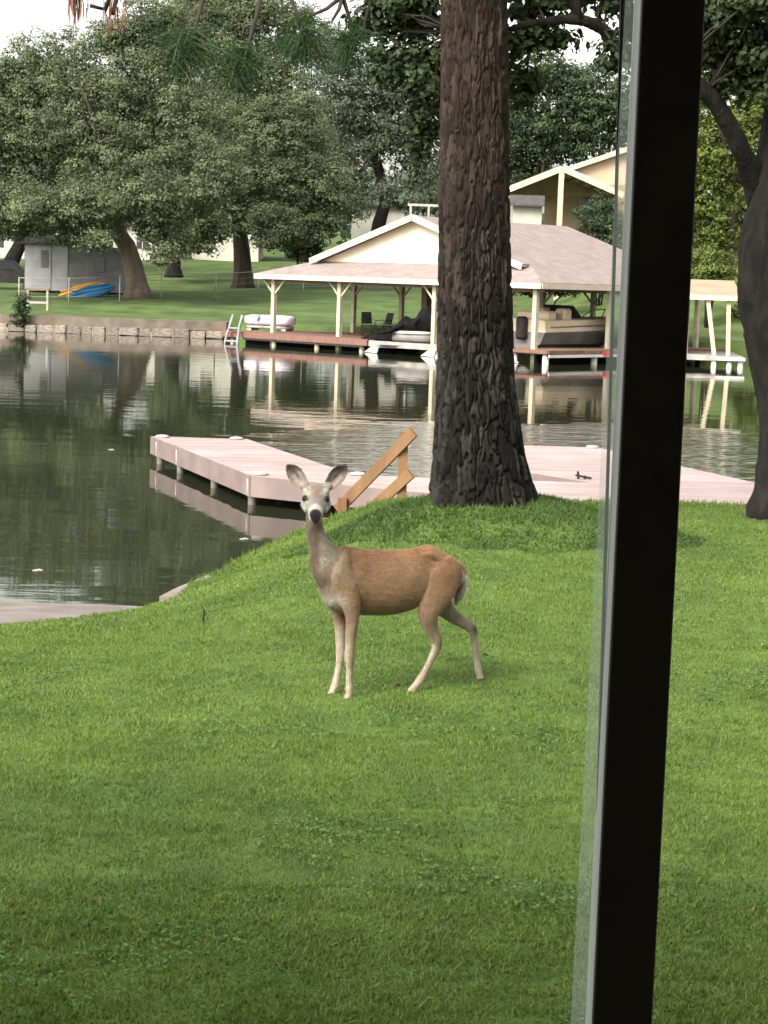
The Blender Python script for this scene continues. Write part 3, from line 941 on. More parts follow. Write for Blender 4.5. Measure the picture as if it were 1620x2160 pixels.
# darker tufts against the sky close to the trunk
tw2 = [Vector((TREE[0] - .1, TREE[1] - .2, 6.6)), at(900, -90, 15.2), at(790, -60, 14.6), at(722, -8, 14.2)]
pbranch('limb', tw2, [.06, .05, .035, .022])
for tw in ([at(722, -8, 14.2), at(738, 40, 14.2), at(752, 85, 14.2)], [at(722, -8, 14.2), at(690, 18, 14.1), at(645, 38, 14.0)], [at(722, -8, 14.2), at(715, 20, 14.1), at(700, 45, 14.1)], [at(790, -60, 14.6), at(780, 10, 14.5), at(765, 60, 14.4)]):
    pbranch('twig', tw, [.018, .014, .008])
for px, py, n in ((735, 100, 240), (752, 90, 200), (722, 120, 120), (640, 42, 120)):
    needle_cluster(at(px, py, 14.2) - po, n, .22, .1, M['needle'], pine, 1.0, 'needle_tuft', .0022)
# crown high above the frame
cr = crown_cloud([((0, 0, 12.5), (3.2, 3.2, 2.4)), ((1.0, .5, 14.3), (2.2, 2.2, 1.8)), ((-1.2, -.6, 10.4), (2.2, 2.0, 1.0))], 9000, .5, .22, 60)
leaf_quads('crown', cr[0], cr[1], cr[2], M['needle'], cr[3], pine, .12)

# ------------------------------------------------------------------ near tree on the edge of the frame
def rough_bark(o, amp):
    bm = bmesh.new()
    bm.from_mesh(o.data)
    bmesh.ops.subdivide_edges(bm, edges=bm.edges[:], cuts=4, use_grid_fill=True, smooth=.6)
    bmesh.ops.subdivide_edges(bm, edges=[e for e in bm.edges if e.calc_length() > .035], cuts=1, use_grid_fill=True)
    bm.normal_update()
    V = np.array([v.co for v in bm.verts])
    th = np.arctan2(V[:, 1], V[:, 0] + .001)
    h = 1 - np.abs(vnoise(V[:, 0] * 26 + V[:, 1] * 22, V[:, 2] * 6, 71) - .5) * 2
    h2 = vnoise(V[:, 0] * 60 + V[:, 1] * 50, V[:, 2] * 22, 72) - .5
    for v, a_, b2 in zip(bm.verts, h, h2):
        v.co += v.normal * (amp * (a_ - .5) + amp * .5 * b2)
    for f in bm.faces:
        f.smooth = True
    bm.to_mesh(o.data)
    bm.free()
    return o
nb = Vector((3.62, 17.4, float(gz(3.62, 17.4)) - .1))
near = thing('oak_tree', 'dark crooked oak by the pink dock with a limb arching over the lake', 'tree', nb)
D0 = 17.4
tp = [at(1634, 1078, D0), at(1640, 1020, D0), at(1648, 900, D0), at(1630, 750, D0), at(1612, 630, D0), at(1610, 520, D0), at(1616, 440, D0), at(1620, 395, D0)]
tp[0].z = nb.z
tr = MB().tube([p - nb for p in tp], [.21, .195, .185, .215, .225, .205, .15, .07], 14)
rough_bark(tr.build('trunk', M['dark_bark'], near), .034)
l1 = [at(1612, 560, D0), at(1606, 470, D0), at(1590, 390, D0), at(1565, 320, 17.2), at(1530, 250, 17.1), at(1490, 195, 17.0), at(1420, 150, 16.9), at(1350, 128, 16.8), at(1308, 105, 16.8), at(1272, 62, 16.7), at(1222, 42, 16.6), at(1150, 46, 16.5), at(1085, 58, 16.4), at(1020, 70, 16.5), at(960, 66, 16.9)]
r1 = [.12, .145, .13, .115, .11, .105, .10, .095, .088, .075, .062, .05, .036, .022, .010]
r1 = [r_ * .74 for r_ in r1]
rough_bark(MB().tube([p - nb for p in l1], r1, 10).build('limb', M['dark_bark'], near), .012)
l2 = [at(1612, 560, D0), at(1616, 440, D0), at(1625, 330, D0), at(1640, 200, D0), at(1640, 60, D0), at(1600, -80, D0)]
rough_bark(MB().tube([p - nb for p in l2], [.13, .15, .12, .10, .08, .06], 10).build('limb', M['dark_bark'], near), .012)
l3 = [at(1222, 42, 16.6), at(1215, 10, 16.6), at(1195, -40, 16.5), at(1150, -90, 16.4)]
MB().tube([p - nb for p in l3], [.05, .04, .03, .02], 8).build('limb', M['dark_bark'], near)
l4 = [at(1312, 112, 16.8), at(1313, 40, 16.7), at(1314, -60, 16.6)]
MB().tube([p - nb for p in l4], [.035, .03, .028], 8).build('limb', M['dark_bark'], near)
lob = []
for px, py, ax, ay, off in ((1130, 20, 70, 35, 0), (1230, -5, 70, 25, .3), (1100, 110, 45, 45, -.2), (1150, 90, 60, 25, 0), (1095, 200, 40, 60, .1), (1290, 130, 40, 30, -.3), (1310, 20, 30, 30, 0), (1350, 60, 50, 60, .3),
                            (860, 60, 60, 55, .6), (830, 150, 60, 45, .6), (890, 170, 50, 70, .4), (900, 270, 40, 60, .6), (860, 20, 60, 30, .3), (780, 60, 40, 40, .8), (880, 330, 35, 30, .6), (800, 15, 60, 25, .5), (1020, 150, 50, 80, 1.0),
                            (1540, 40, 80, 60, 0), (1600, 120, 70, 60, .2), (1520, 120, 60, 50, .4), (1500, 20, 50, 40, .5), (1600, 10, 60, 30, -.4), (1560, 190, 70, 35, .3), (1250, -80, 120, 50, 0), (950, -90, 140, 50, .4), (1550, -100, 120, 60, 0), (1700, 150, 90, 140, 0)):
    lob += pxlobes([(px, py, ax, ay)], 16.8 + off)
P, N, S, T, cc = crown_cloud(lob, 24000, .16, .062, 34, .06)
leaf_quads('crown', P - np.array(nb), N, S, M['leaf_near'], T, near, .6)
tb = MB()
lp = [np.array(p) for p in l1[3:]] + [np.array(p) for p in l2[1:]] + [np.array(p) for p in l3]
for c in cc[rng.choice(len(cc), 130, replace=False)]:
    d = [np.linalg.norm(q - c) for q in lp]
    s = Vector(lp[int(np.argmin(d))]) - nb
    e = Vector(c) - nb
    m_ = s.lerp(e, .5) + Vector((random.uniform(-.08, .08), 0, random.uniform(-.03, .12)))
    tb.tube([s, m_, e], [.016, .010, .004], 5)
kind(tb.build('twigs', M['twig'], near), 'stuff')

# ------------------------------------------------------------------ the pink dock
DZ = 0.38
dock = thing('boat_dock', 'pink painted wooden dock with white corner caps around a boat slip', 'dock', (0, 24, 0))
dO = Vector((0, 24, 0))
def clip(poly, n, c, keep_less):
    out = []
    for i in range(len(poly)):
        a, b = poly[i], poly[(i + 1) % len(poly)]
        da, db = a.dot(n) - c, b.dot(n) - c
        if not keep_less:
            da, db = -da, -db
        if da <= 0:
            out.append(a)
        if (da < 0 < db) or (db < 0 < da):
            out.append(a + (b - a) * (da / (da - db)))
    return out
def planked(poly, along, parent, w=.14, gap=.008, z=DZ, th=.035):
    """lay planks whose long side runs along `along`, clipped to the platform outline"""
    a = Vector((along[0], along[1], 0)).normalized()
    n = Vector((-a.y, a.x, 0))
    poly = [Vector((p[0], p[1], 0)) for p in poly]
    lo = min(p.dot(n) for p in poly)
    hi = max(p.dot(n) for p in poly)
    k = 0
    while lo + k * w < hi - .01:
        pc = clip(clip(poly, n, lo + k * w + gap, False), n, lo + (k + 1) * w, True)
        if len(pc) > 2:
            m = MB().slab([p - dO + Vector((0, 0, z + random.uniform(-.003, .003))) for p in pc], th)
            m.build('plank', M['deck'], parent)
        k += 1
def skirt(poly, parent, h=.26, z=DZ, th=.04, edges=None):
    n = len(poly)
    for i in range(n):
        if edges is not None and i not in edges:
            continue
        a, b = Vector((*poly[i], 0)), Vector((*poly[(i + 1) % n], 0))
        MB().beam(a - dO + Vector((0, 0, z - .004 - h / 2)), b - dO + Vector((0, 0, z - .004 - h / 2)), th, h).build('fascia_board', M['fascia'], parent)
A_, B_, C_, D_ = atz(320, 920, DZ), atz(521, 926, DZ), atz(530, 1003, DZ), atz(742, 1000, DZ)
pier = [(C_.x, C_.y), (D_.x, D_.y), (B_.x, B_.y), (A_.x, A_.y)]
wd = (Vector((D_.x - C_.x, D_.y - C_.y)) + Vector((B_.x - A_.x, B_.y - A_.y)))
planked(pier, (wd.x, wd.y), dock)
skirt(pier, dock, edges=(1, 2, 3))
E_ = atz(862, 1036, DZ)
wb = [atz(760, 1001, DZ), atz(905, 1008, DZ), atz(1245, 1018, DZ)]
walk = [(C_.x + .01, C_.y - .01), (E_.x, E_.y), (2.2, 21.6), (5.8, 21.4), (5.8, 24.0), (wb[2].x, wb[2].y), (wb[1].x, wb[1].y), (D_.x, D_.y - .012)]
w1 = [walk[0], walk[1], walk[6], walk[7]]
w2 = [walk[1], walk[2], walk[5], walk[6]]
w3 = [walk[2], walk[3], walk[4], walk[5]]
planked(w1, (1.0, -.42), dock)
planked(w2, (1, -.10), dock)
planked(w3, (1, -.03), dock)
skirt(w1, dock, edges=(0,))
skirt(w2, dock, edges=(0, 2))
skirt(w3, dock, edges=(0, 1))
R1 = atz(1262, 944, DZ)
R2 = atz(1592, 1018, DZ)
plat = [(wb[2].x + .02, wb[2].y + .02), (R2.x + .25, 24.02), (R2.x, R2.y), (R1.x, R1.y), (1.45, R1.y - .05), (1.25, 26.0)]
planked(plat, (1, .05), dock)
skirt(plat, dock, edges=(1, 2, 3, 4, 5))
for p in ((A_.x + .18, A_.y - .15), (B_.x - .15, B_.y - .12), (C_.x + .1, C_.y + .12), (R1.x - .1, R1.y - .1), (-.35, 24.0)):
    MB().lathe([(.10, 0), (.11, .010), (.09, .028), (.05, .036)], 14, Vector((p[0], p[1], DZ + .003)) - dO).build('corner_cap', M['white_cap'], dock)
ddir = (Vector(pier[3]) - Vector(pier[0]))
for t_, off in ((.02, .05), (.36, .06), (.70, .05), (.93, .05), (.985, .12), (.5, 1.2), (.96, 1.25)):
    q = Vector(pier[0]) + ddir * t_
    wdn = wd.normalized()
    MB().lathe([(.055, -.9), (.055, .10), (.075, .11), (.075, DZ - .05)], 10, Vector((q.x + wdn.x * off, q.y + wdn.y * off, 0)) - dO).build('piling', M['white_cap'], dock)
for p in ((.1, 22.7), (1.5, 22.2), (3.0, 22.0), (5.2, 22.0), (1.6, 28.3), (4.0, 28.2), (5.0, 25.2), (1.5, 26.2)):
    MB().lathe([(.055, -.9), (.055, .10), (.075, .11), (.075, DZ - .05)], 10, Vector((p[0], p[1], 0)) - dO).build('piling', M['white_cap'], dock)
cl = at(1228, 1017, 24.3)
cleat = MB().beam((-.08, 0, .05), (.13, .02, .015), .02, .025).beam((-.04, 0, 0), (-.05, 0, .10), .03, .03).beam((.04, 0, 0), (.045, 0, .05), .03, .03).build('mooring_cleat', M['black_metal'])
cleat.location = (cl.x, cl.y + .1, DZ)
tag(cleat, 'small dark mooring cleat on the pink dock boards', 'cleat')

# stairs with a raw lumber handrail, from the mound down to the dock
st = thing('dock_stairs', 'raw lumber stairs with sloping handrail leading down to the pink dock', 'stairs', (0, 20.5, DZ))
so = Vector((0, 20.5, DZ))
def Pst(px, py, Y):
    return at(px, py, Y) - so
yl, yr = 20.75, 20.35
def yat(px):
    return yl + (yr - yl) * (px - 715) / (870 - 715)
def board(name, a, b, w, th):
    MB().beam(a, b, th, w, (0, 0, 1)).build(name, M['lumber'], st)
board('handrail', Pst(712, 1076, yat(712) - .05), Pst(872, 911, yat(872) - .05), .120, .045)
board('mid_rail', Pst(735, 1118, yat(735) - .05), Pst(867, 998, yat(867) - .05), .115, .045)
for px, yt in ((722, 1050), (852, 910)):
    a = Pst(px, yt, yat(px) + (.035 if px > 800 else -.13))
    b_ = a.copy()
    b_.z = -.45 if px < 800 else -.05
    MB().beam(b_, a, .10, .10).build('newel_post', M['lumber'], st)
sa, sb_ = Pst(700, 1110, yl + .02), Pst(880, 1040, yr + .02)
for k in range(4):
    f = k / 3
    p = sa.lerp(sb_, f)
    MB().box((p.x, p.y + .55, -.30 + f * .30), (.28, 1.0, .04)).build('tread', M['lumber'], st)
for dy in (.04, 1.06):
    MB().beam((sa.x - .1, sa.y + dy, -.45), (sb_.x + .1, sb_.y + dy, -.05), .04, .24).build('stringer', M['lumber'], st)

# ------------------------------------------------------------------ the deer
TH = math.atan2(.35, .53)
DO = Vector((.075, 9.80, 0.0))
DF = Vector((-math.cos(TH), -math.sin(TH), 0))       # the way the body points
DL = Vector((math.sin(TH), -math.cos(TH), 0))        # the deer's own left, toward the house
feet = {'FL': (.325, .085), 'FR': (.335, -.055), 'HL': (-.045, .09), 'HR': (-.60, -.03)}
def dworld(x, y):
    return DO + DF * x + DL * y
fzs = {k: float(gz(dworld(*v).x, dworld(*v).y)) for k, v in feet.items()}
DO.z = sum(fzs.values()) / 4 - .006
deer = thing('deer', 'slender tan doe standing on the lawn, head turned to face the house', 'deer', DO, math.atan2(DF.y, DF.x))

def cat_rings(keys, sub=4):
    K = np.array(keys, float)
    n = len(K)
    out = []
    for i in range(n - 1):
        p0, p1, p2, p3 = K[max(i - 1, 0)], K[i], K[i + 1], K[min(i + 2, n - 1)]
        for j in range(sub):
            t = j / sub
            out.append(.5 * ((2 * p1) + (-p0 + p2) * t + (2 * p0 - 5 * p1 + 4 * p2 - p3) * t * t + (-p0 + 3 * p1 - 3 * p2 + p3) * t ** 3))
    out.append(K[-1])
    return np.array(out)
def limb_loft(mb, keys, seg=18, sub=4, lat=(0, 1, 0)):
    """keys: x,y,z, radius in the swing plane, radius across"""
    K = cat_rings(keys, sub)
    lat = Vector(lat)
    rings = []
    for i in range(len(K)):
        d = Vector(K[min(i + 1, len(K) - 1)][:3] - K[max(i - 1, 0)][:3]).normalized()
        a = d.cross(lat).normalized()
        b = d.cross(a).normalized()
        c = Vector(K[i][:3])
        rings.append([c + a * (math.cos(2 * math.pi * k / seg) * max(K[i][3], .002)) + b * (math.sin(2 * math.pi * k / seg) * max(K[i][4], .002)) for k in range(seg)])
    mb.loft(rings)
db = MB()
# trunk: vertical sections (x, z top, z bottom, half width), egg-shaped, deepest at the chest
TR = [(.465, .665, .590, .026), (.445, .705, .530, .052), (.41, .765, .480, .074), (.36, .785, .448, .090), (.29, .780, .430, .100), (.19, .762, .420, .112), (.06, .752, .412, .122),
      (-.06, .752, .424, .118), (-.13, .758, .452, .106), (-.19, .766, .478, .100), (-.25, .748, .49, .098), (-.32, .708, .50, .086), (-.38, .674, .525, .062), (-.410, .638, .56, .032)]
TK = cat_rings([(a, b, c, d, 0) for a, b, c, d in TR], 5)
rings = []
for x, zt, zb, hw, _ in TK:
    r = []
    for k in range(28):
        t = 2 * math.pi * k / 28
        s_, c_ = math.sin(t), math.cos(t)
        zc = (zt + zb) / 2
        hz = (zt - zb) / 2
        w = hw * (1 - .16 * c_) * (1.0 - .10 * max(0, c_) ** 3)
        r.append(Vector((x, w * s_, zc + hz * c_)))
    rings.append(r)
db.loft(rings)
# neck
limb_loft(db, [(.33, 0, .60, .12, .082), (.388, 0, .655, .108, .074), (.436, 0, .715, .090, .062), (.472, 0, .785, .063, .045), (.496, 0, .845, .049, .039), (.509, 0, .905, .043, .036), (.515, .004, .96, .042, .038), (.516, .008, 1.01, .046, .046), (.512, .01, 1.04, .035, .04)], 24, 5)
# shoulder and haunch masses
limb_loft(db, [(.37, .062, .71, .04, .022), (.372, .072, .64, .070, .030), (.352, .080, .56, .070, .034), (.328, .086, .49, .050, .036), (.32, .088, .42, .034, .031), (.327, .088, .34, .029, .028), (.329, .087, .27, .024, .025), (.331, .086, .225, .026, .026),
               (.327, .086, .175, .0185, .0195), (.326, .085, .11, .0165, .0180), (.322, .085, .062, .020, .021), (.324, .085, .030, .017, .018), (.330, .085, .010, .022, .021), (.336, .085, -.016, .025, .022)], 18, 4)
limb_loft(db, [(.37, -.075, .70, .04, .022), (.36, -.082, .62, .072, .034), (.33, -.085, .53, .070, .038), (.30, -.08, .45, .045, .036), (.293, -.072, .37, .032, .029), (.291, -.066, .28, .025, .025), (.290, -.062, .215, .026, .026),
               (.296, -.060, .165, .0185, .0195), (.309, -.057, .105, .0165, .018), (.320, -.056, .058, .020, .021), (.333, -.055, .028, .017, .018), (.340, -.055, .008, .022, .021), (.35, -.055, -.016, .025, .022)], 18, 4)
limb_loft(db, [(-.24, .06, .70, .06, .03), (-.245, .070, .64, .105, .040), (-.225, .080, .57, .114, .044), (-.185, .088, .50, .092, .044), (-.150, .094, .43, .066, .043), (-.158, .093, .365, .046, .036), (-.190, .092, .305, .034, .028), (-.212, .091, .262, .030, .024), (-.205, .09, .225, .0235, .022),
               (-.178, .09, .170, .0185, .019), (-.140, .09, .108, .0170, .018), (-.108, .09, .062, .020, .021), (-.080, .09, .034, .017, .018), (-.062, .09, .012, .021, .021), (-.045, .09, -.012, .022, .021)], 18, 4)
limb_loft(db, [(-.25, -.06, .70, .05, .03), (-.265, -.072, .62, .110, .046), (-.295, -.078, .53, .100, .046), (-.335, -.07, .45, .068, .041), (-.375, -.06, .395, .048, .036), (-.425, -.05, .352, .037, .029), (-.480, -.042, .322, .031, .024), (-.522, -.036, .296, .030, .023), (-.540, -.034, .252, .0225, .021),
               (-.552, -.032, .185, .0180, .018), (-.568, -.031, .105, .0165, .017), (-.580, -.03, .052, .020, .020), (-.590, -.03, .025, .017, .018), (-.594, -.03, .006, .021, .021), (-.590, -.03, -.014, .021, .021)], 18, 4)
for sg in (1, -1):                                    # hip bones, shoulder blades
    limb_loft(db, [(-.13, .045 * sg, .725, .012, .014), (-.175, .066 * sg, .722, .018, .018), (-.225, .078 * sg, .690, .016, .016)], 12, 4)
    limb_loft(db, [(.345, .040 * sg, .765, .014, .012), (.355, .060 * sg, .72, .030, .020), (.375, .070 * sg, .66, .028, .022)], 12, 4)
# tail
limb_loft(db, [(-.385, 0, .655, .02, .03), (-.415, 0, .615, .022, .036), (-.425, 0, .56, .020, .042), (-.412, .0, .50, .016, .038), (-.398, 0, .455, .010, .022), (-.392, 0, .435, .003, .006)], 16, 4)
# head: its own frame, looking at the camera
hw_ = (CAM - (DO + DF * .515 + Vector((0, 0, 1.04))))
hw_.z = 0
hw_.normalize()
HF = Vector((hw_.dot(DF), hw_.dot(DL), 0)).normalized()
HR = Vector((HF.y, -HF.x, 0))                         # toward the right of the picture
HC = Vector((.512, .012, 0.0))
def hp(t, r, z):
    return HC + HF * t + HR * r + Vector((0, 0, z))
HK = cat_rings([(-.085, 1.052, .030, .034, 0), (-.06, 1.056, .052, .048, 0), (-.02, 1.056, .063, .054, 0), (.02, 1.050, .067, .057, 0), (.055, 1.040, .066, .058, 0), (.09, 1.024, .055, .053, 0), (.125, 1.006, .043, .046, 0), (.155, .994, .0365, .041, 0), (.185, .983, .0345, .039, 0), (.205, .977, .033, .036, 0), (.222, .972, .026, .029, 0), (.230, .970, .012, .014, 0)], 4)
rings = []
for t, zc, w, h, _ in HK:
    r = []
    for k in range(28):
        a = 2 * math.pi * k / 28
        s_, c_ = math.sin(a), math.cos(a)
        sq = 1.0 - .14 * (s_ * c_) ** 2
        up = 1.0 if c_ > 0 else 1.06
        r.append(hp(t, w * s_ * sq * (1.0 + .10 * c_ * (t < .1)), zc + h * c_ * up))
    rings.append(r)
db.loft(rings)
for sgn in (-1, 1):                                   # brow ridges, cheeks
    limb_loft(db, [(*hp(.010, .050 * sgn, 1.086), .012, .012), (*hp(.045, .053 * sgn, 1.086), .014, .013), (*hp(.070, .045 * sgn, 1.076), .007, .007)], 12, 4, (0, 0, 1))
    limb_loft(db, [(*hp(-.02, .050 * sgn, 1.025), .02, .02), (*hp(.04, .046 * sgn, 1.01), .030, .024), (*hp(.10, .032 * sgn, .99), .022, .018)], 12, 4, (0, 0, 1))
def ear(sgn):
    base = hp(-.030, .050 * sgn, 1.088)
    tip = hp(-.052, .150 * sgn, 1.212 if sgn < 0 else 1.205)
    ax = tip - base
    L_ = ax.length
    ax.normalize()
    face = (HF * 1.0 + HR * (.25 * sgn)).normalized()
    side = ax.cross(face).normalized()
    face = side.cross(ax).normalized()
    prof = [(0.0, .018), (.10, .026), (.25, .036), (.42, .043), (.6, .043), (.76, .036), (.88, .025), (.96, .013), (1.0, .004)]
    ns, na = len(prof), 11
    front, back = [], []
    for s_, w in prof:
        f_, b2 = [], []
        for j in range(na):
            a = -1 + 2 * j / (na - 1)
            cup = -.030 * (1 - a * a) * math.sin(math.pi * min(1, s_ * .9 + .12))
            p = base + ax * (s_ * L_) + side * (a * w) + face * (cup + .010)
            f_.append(p)
            b2.append(p - face * (.011 * (1 - .45 * abs(a))))
        front.append(f_)
        back.append(b2)
    loops = [f_ + b2[::-1] for f_, b2 in zip(front, back)]
    db.loft(loops)
    limb_loft(db, [(*hp(-.04, .030 * sgn, 1.065), .022, .022), (*(base + ax * .005), .024, .022), (*(base + ax * .03 - face * .012), .016, .018)], 12, 3, (0, 0, 1))
ear(-1)
ear(1)
raw = db.build('deer_raw', None)
rm = raw.modifiers.new('r', 'REMESH')
rm.mode = 'VOXEL'
rm.voxel_size = .0048
sm = raw.modifiers.new('s', 'SMOOTH')
sm.factor = .5
sm.iterations = 5
dg = bpy.context.evaluated_depsgraph_get()
bme = bpy.data.meshes.new_from_object(raw.evaluated_get(dg))
bpy.data.objects.remove(raw)
bme.name = 'coat'
n = len(bme.vertices)
co = np.empty(n * 3, np.float32)
bme.vertices.foreach_get('co', co)
co = co.reshape(-1, 3).astype(float)
nor = np.empty(n * 3, np.float32)
bme.vertices.foreach_get('normal', nor)
nor = nor.reshape(-1, 3)
bme.polygons.foreach_set('use_smooth', np.ones(len(bme.polygons), bool))
x, y, z = co.T
def sst(v, a, b):
    return smooth01((v - a) / (b - a))
def vn3(s, seed):
    return vnoise(x * s + z * s * .7, y * s - z * s * .9, seed)
nz_ = vn3(14, 61) * .5 + vn3(34, 62) * .3 + vn3(80, 63) * .2
C = np.empty((n, 3))
def setc(mask, c):
    global C
    C = C * (1 - mask[:, None]) + np.array(c) * mask[:, None]
C[:] = (.34, .205, .115)
setc(sst(z, .66, .76) * sst(-x, -.42, -.20), (.37, .185, .095))            # redder back
setc(sst(-x, .12, .30) * .7, (.40, .205, .105))                          # rump
setc(sst(.52 - z, 0, .10) * .55 * (x < .4), (.38, .265, .17))                 # paler low flank
setc(sst(x, .36, .48) * .85, (.215, .168, .12))                            # grey-brown neck
setc(np.exp(-(((x - .345) / .055) ** 2 + ((z - .63) / .07) ** 2)) * (y > 0) * .65, (.45, .30, .19))   # pale shoulder
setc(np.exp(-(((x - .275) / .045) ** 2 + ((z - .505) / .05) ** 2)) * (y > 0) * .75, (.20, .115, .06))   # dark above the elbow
setc(np.exp(-(((x + .13) / .05) ** 2 + ((z - .70) / .026) ** 2)) * .55, (.22, .11, .055))   # hollow by the hip, its shade painted into the coat
# belly and insides of legs white
belly = sst(-nor[:, 2], .55, .95) * sst(.47 - z, 0, .03) * (x > -.30) * (x < .3)
setc(belly * .8, (.40, .34, .27))
legs = sst(.42 - z, 0, .16)
setc(legs * .9, (.42, .325, .225))
setc(sst(.24 - z, 0, .18) * .8, (.55, .46, .345))
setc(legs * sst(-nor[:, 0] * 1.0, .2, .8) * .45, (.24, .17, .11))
inner = legs * ((np.abs(y) < .075) | (nor[:, 0] > .6)) * .5
setc(inner, (.66, .58, .48))
# hind legs: dark tarsal patches by the hock, black hooves
for hx, hy, hz in ((-.235, .085, .245), (-.540, -.012, .285)):
    setc(np.exp(-(((x - hx) / .028) ** 2 + ((y - hy) / .04) ** 2 + ((z - hz) / .032) ** 2)) * .95, (.045, .03, .02))
setc(np.exp(-(((x + .43) / .05) ** 2 + ((y + .02) / .03) ** 2 + ((z - .365) / .025) ** 2)) * .7, (.06, .045, .03))
setc(sst(.012 - z, 0, .006), (.05, .042, .034))
# tail white below and at its edges
tl = (x < -.385) & (z < .66) & (z > .42) & (x > -.46)
setc(tl * sst(np.abs(y) + (.56 - z) * .25, .018, .034) * 1.0, (.78, .74, .69))
setc(((x < -.375) & (x > -.44) & (z < .50) & (z > .425) & (np.abs(y) < .045)) * sst(.40 - np.abs(x + .41), .37, .40) * .9, (.78, .74, .69))
# rump edge beside the tail pale
setc(((x < -.375) & (z < .60) & (np.abs(y) > .02)) * .35, (.62, .52, .42))
# chest: white lower front, dark line between the forelegs
setc(np.exp(-(((x - .42) / .05) ** 2 + ((z - .505) / .045) ** 2)) * .85, (.66, .60, .51))
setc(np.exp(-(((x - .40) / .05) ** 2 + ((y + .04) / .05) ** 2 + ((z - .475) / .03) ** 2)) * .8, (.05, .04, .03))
# neck front: shade painted as a grey stripe, lit side painted paler, dark throat spot
hd = co - np.array(HC)
ht = hd @ np.array(HF)
hr_ = hd @ np.array(HR)
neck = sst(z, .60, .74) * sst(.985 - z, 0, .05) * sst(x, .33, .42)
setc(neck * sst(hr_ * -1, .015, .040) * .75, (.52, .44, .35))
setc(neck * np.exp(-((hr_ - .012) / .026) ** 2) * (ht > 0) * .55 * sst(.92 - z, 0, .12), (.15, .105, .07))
setc(np.exp(-(((hr_ - .002) / .018) ** 2 + ((z - .885) / .032) ** 2)) * (ht > -.05) * .8, (.14, .10, .07))
# head
head = sst(z, .955, .985) * sst(ht, -.10, -.06)
head = np.where((z > .925) & (ht > .06), 1.0, head)
setc(head * .95, (.30, .272, .248))
setc(head * np.exp(-((hr_ / .026) ** 2 + ((z - 1.09) / .03) ** 2)) * .9, (.30, .165, .11))          # forehead
setc(head * np.exp(-((hr_ / .018) ** 2)) * sst(ht, .04, .10) * sst(.19 - ht, 0, .04) * .5, (.26, .215, .18))   # nose bridge
for sgn in (-1, 1):
    setc(np.exp(-(((hr_ - .056 * sgn) / .024) ** 2 + ((z - 1.078) / .016) ** 2)) * (ht > -.02) * .9, (.62, .55, .48))   # pale brow
    setc(np.exp(-(((hr_ - .050 * sgn) / .014) ** 2 + ((z - 1.034) / .012) ** 2)) * (ht > .02) * .6, (.56, .50, .44))    # pale below the eye
    setc(np.exp(-(((hr_ - .055 * sgn) / .020) ** 2 + ((z - 1.000) / .026) ** 2)) * (ht > .0) * .7, (.50, .45, .39))     # cheek
    setc(np.exp(-(((hr_ - .053 * sgn) / .017) ** 2 + ((z - 1.049) / .015) ** 2) ** 2) * (ht > .02) * .95, (.035, .025, .02))        # dark lids
    # ears: pale inside with a dark tip and rim
    e = (np.abs(hr_) > .066) & (hr_ * sgn > 0) & (z > 1.07)
    u = ((hr_ * sgn - .050) * .628 + (z - 1.088) * .778) / .160
    v = -(hr_ * sgn - .100) * .778 + (z - 1.150) * .628
    fr = nor @ np.array(HF)
    setc(e * 1.0, (.25, .19, .15))
    setc((e & (fr > .1)) * np.exp(-((v + .006) / .022) ** 2) * sst(u, .05, .25) * sst(.72 - u, 0, .2) * .9, (.50, .42, .37))
    setc((e & (fr > .0)) * np.exp(-((v - .016) / .012) ** 2) * sst(u, .2, .4) * .7, (.66, .59, .53))
    setc((e & (fr > -.2)) * sst(u + v * 3, .58, .82) * .9, (.075, .05, .042))
    setc((e & (fr > .1)) * np.exp(-(((u - .52) / .22) ** 2 + ((v - .002) / .010) ** 2)) * .8, (.10, .07, .06))
# muzzle: white band, black nose and chin spot
rd = np.hypot(hr_ / 1.0, (z - .985) / 1.15)
setc((ht > .135) * sst(ht, .145, .175) * .85, (.60, .55, .50))
nose = (ht > .160) * sst(.029 - np.hypot(hr_ * .95, (z - .985) * (1.05)), -.004, .004)
nose = np.maximum(nose, (ht > .17) * sst(.024 - np.abs(hr_), -.003, .004) * sst(.012 - np.abs(z - .967), -.004, .004))
nose = np.maximum(nose, (ht > .15) * sst(.018 - np.hypot(hr_, (z - .957)), -.004, .004))
setc(nose, (.010, .008, .008))
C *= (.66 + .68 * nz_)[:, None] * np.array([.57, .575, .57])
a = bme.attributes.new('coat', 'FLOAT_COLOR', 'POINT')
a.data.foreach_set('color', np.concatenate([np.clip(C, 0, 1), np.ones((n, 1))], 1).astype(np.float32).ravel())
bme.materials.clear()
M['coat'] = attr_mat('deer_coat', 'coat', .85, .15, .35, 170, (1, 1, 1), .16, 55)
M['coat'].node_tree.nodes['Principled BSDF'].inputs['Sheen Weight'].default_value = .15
body = link('body', bme, M['coat'], deer)
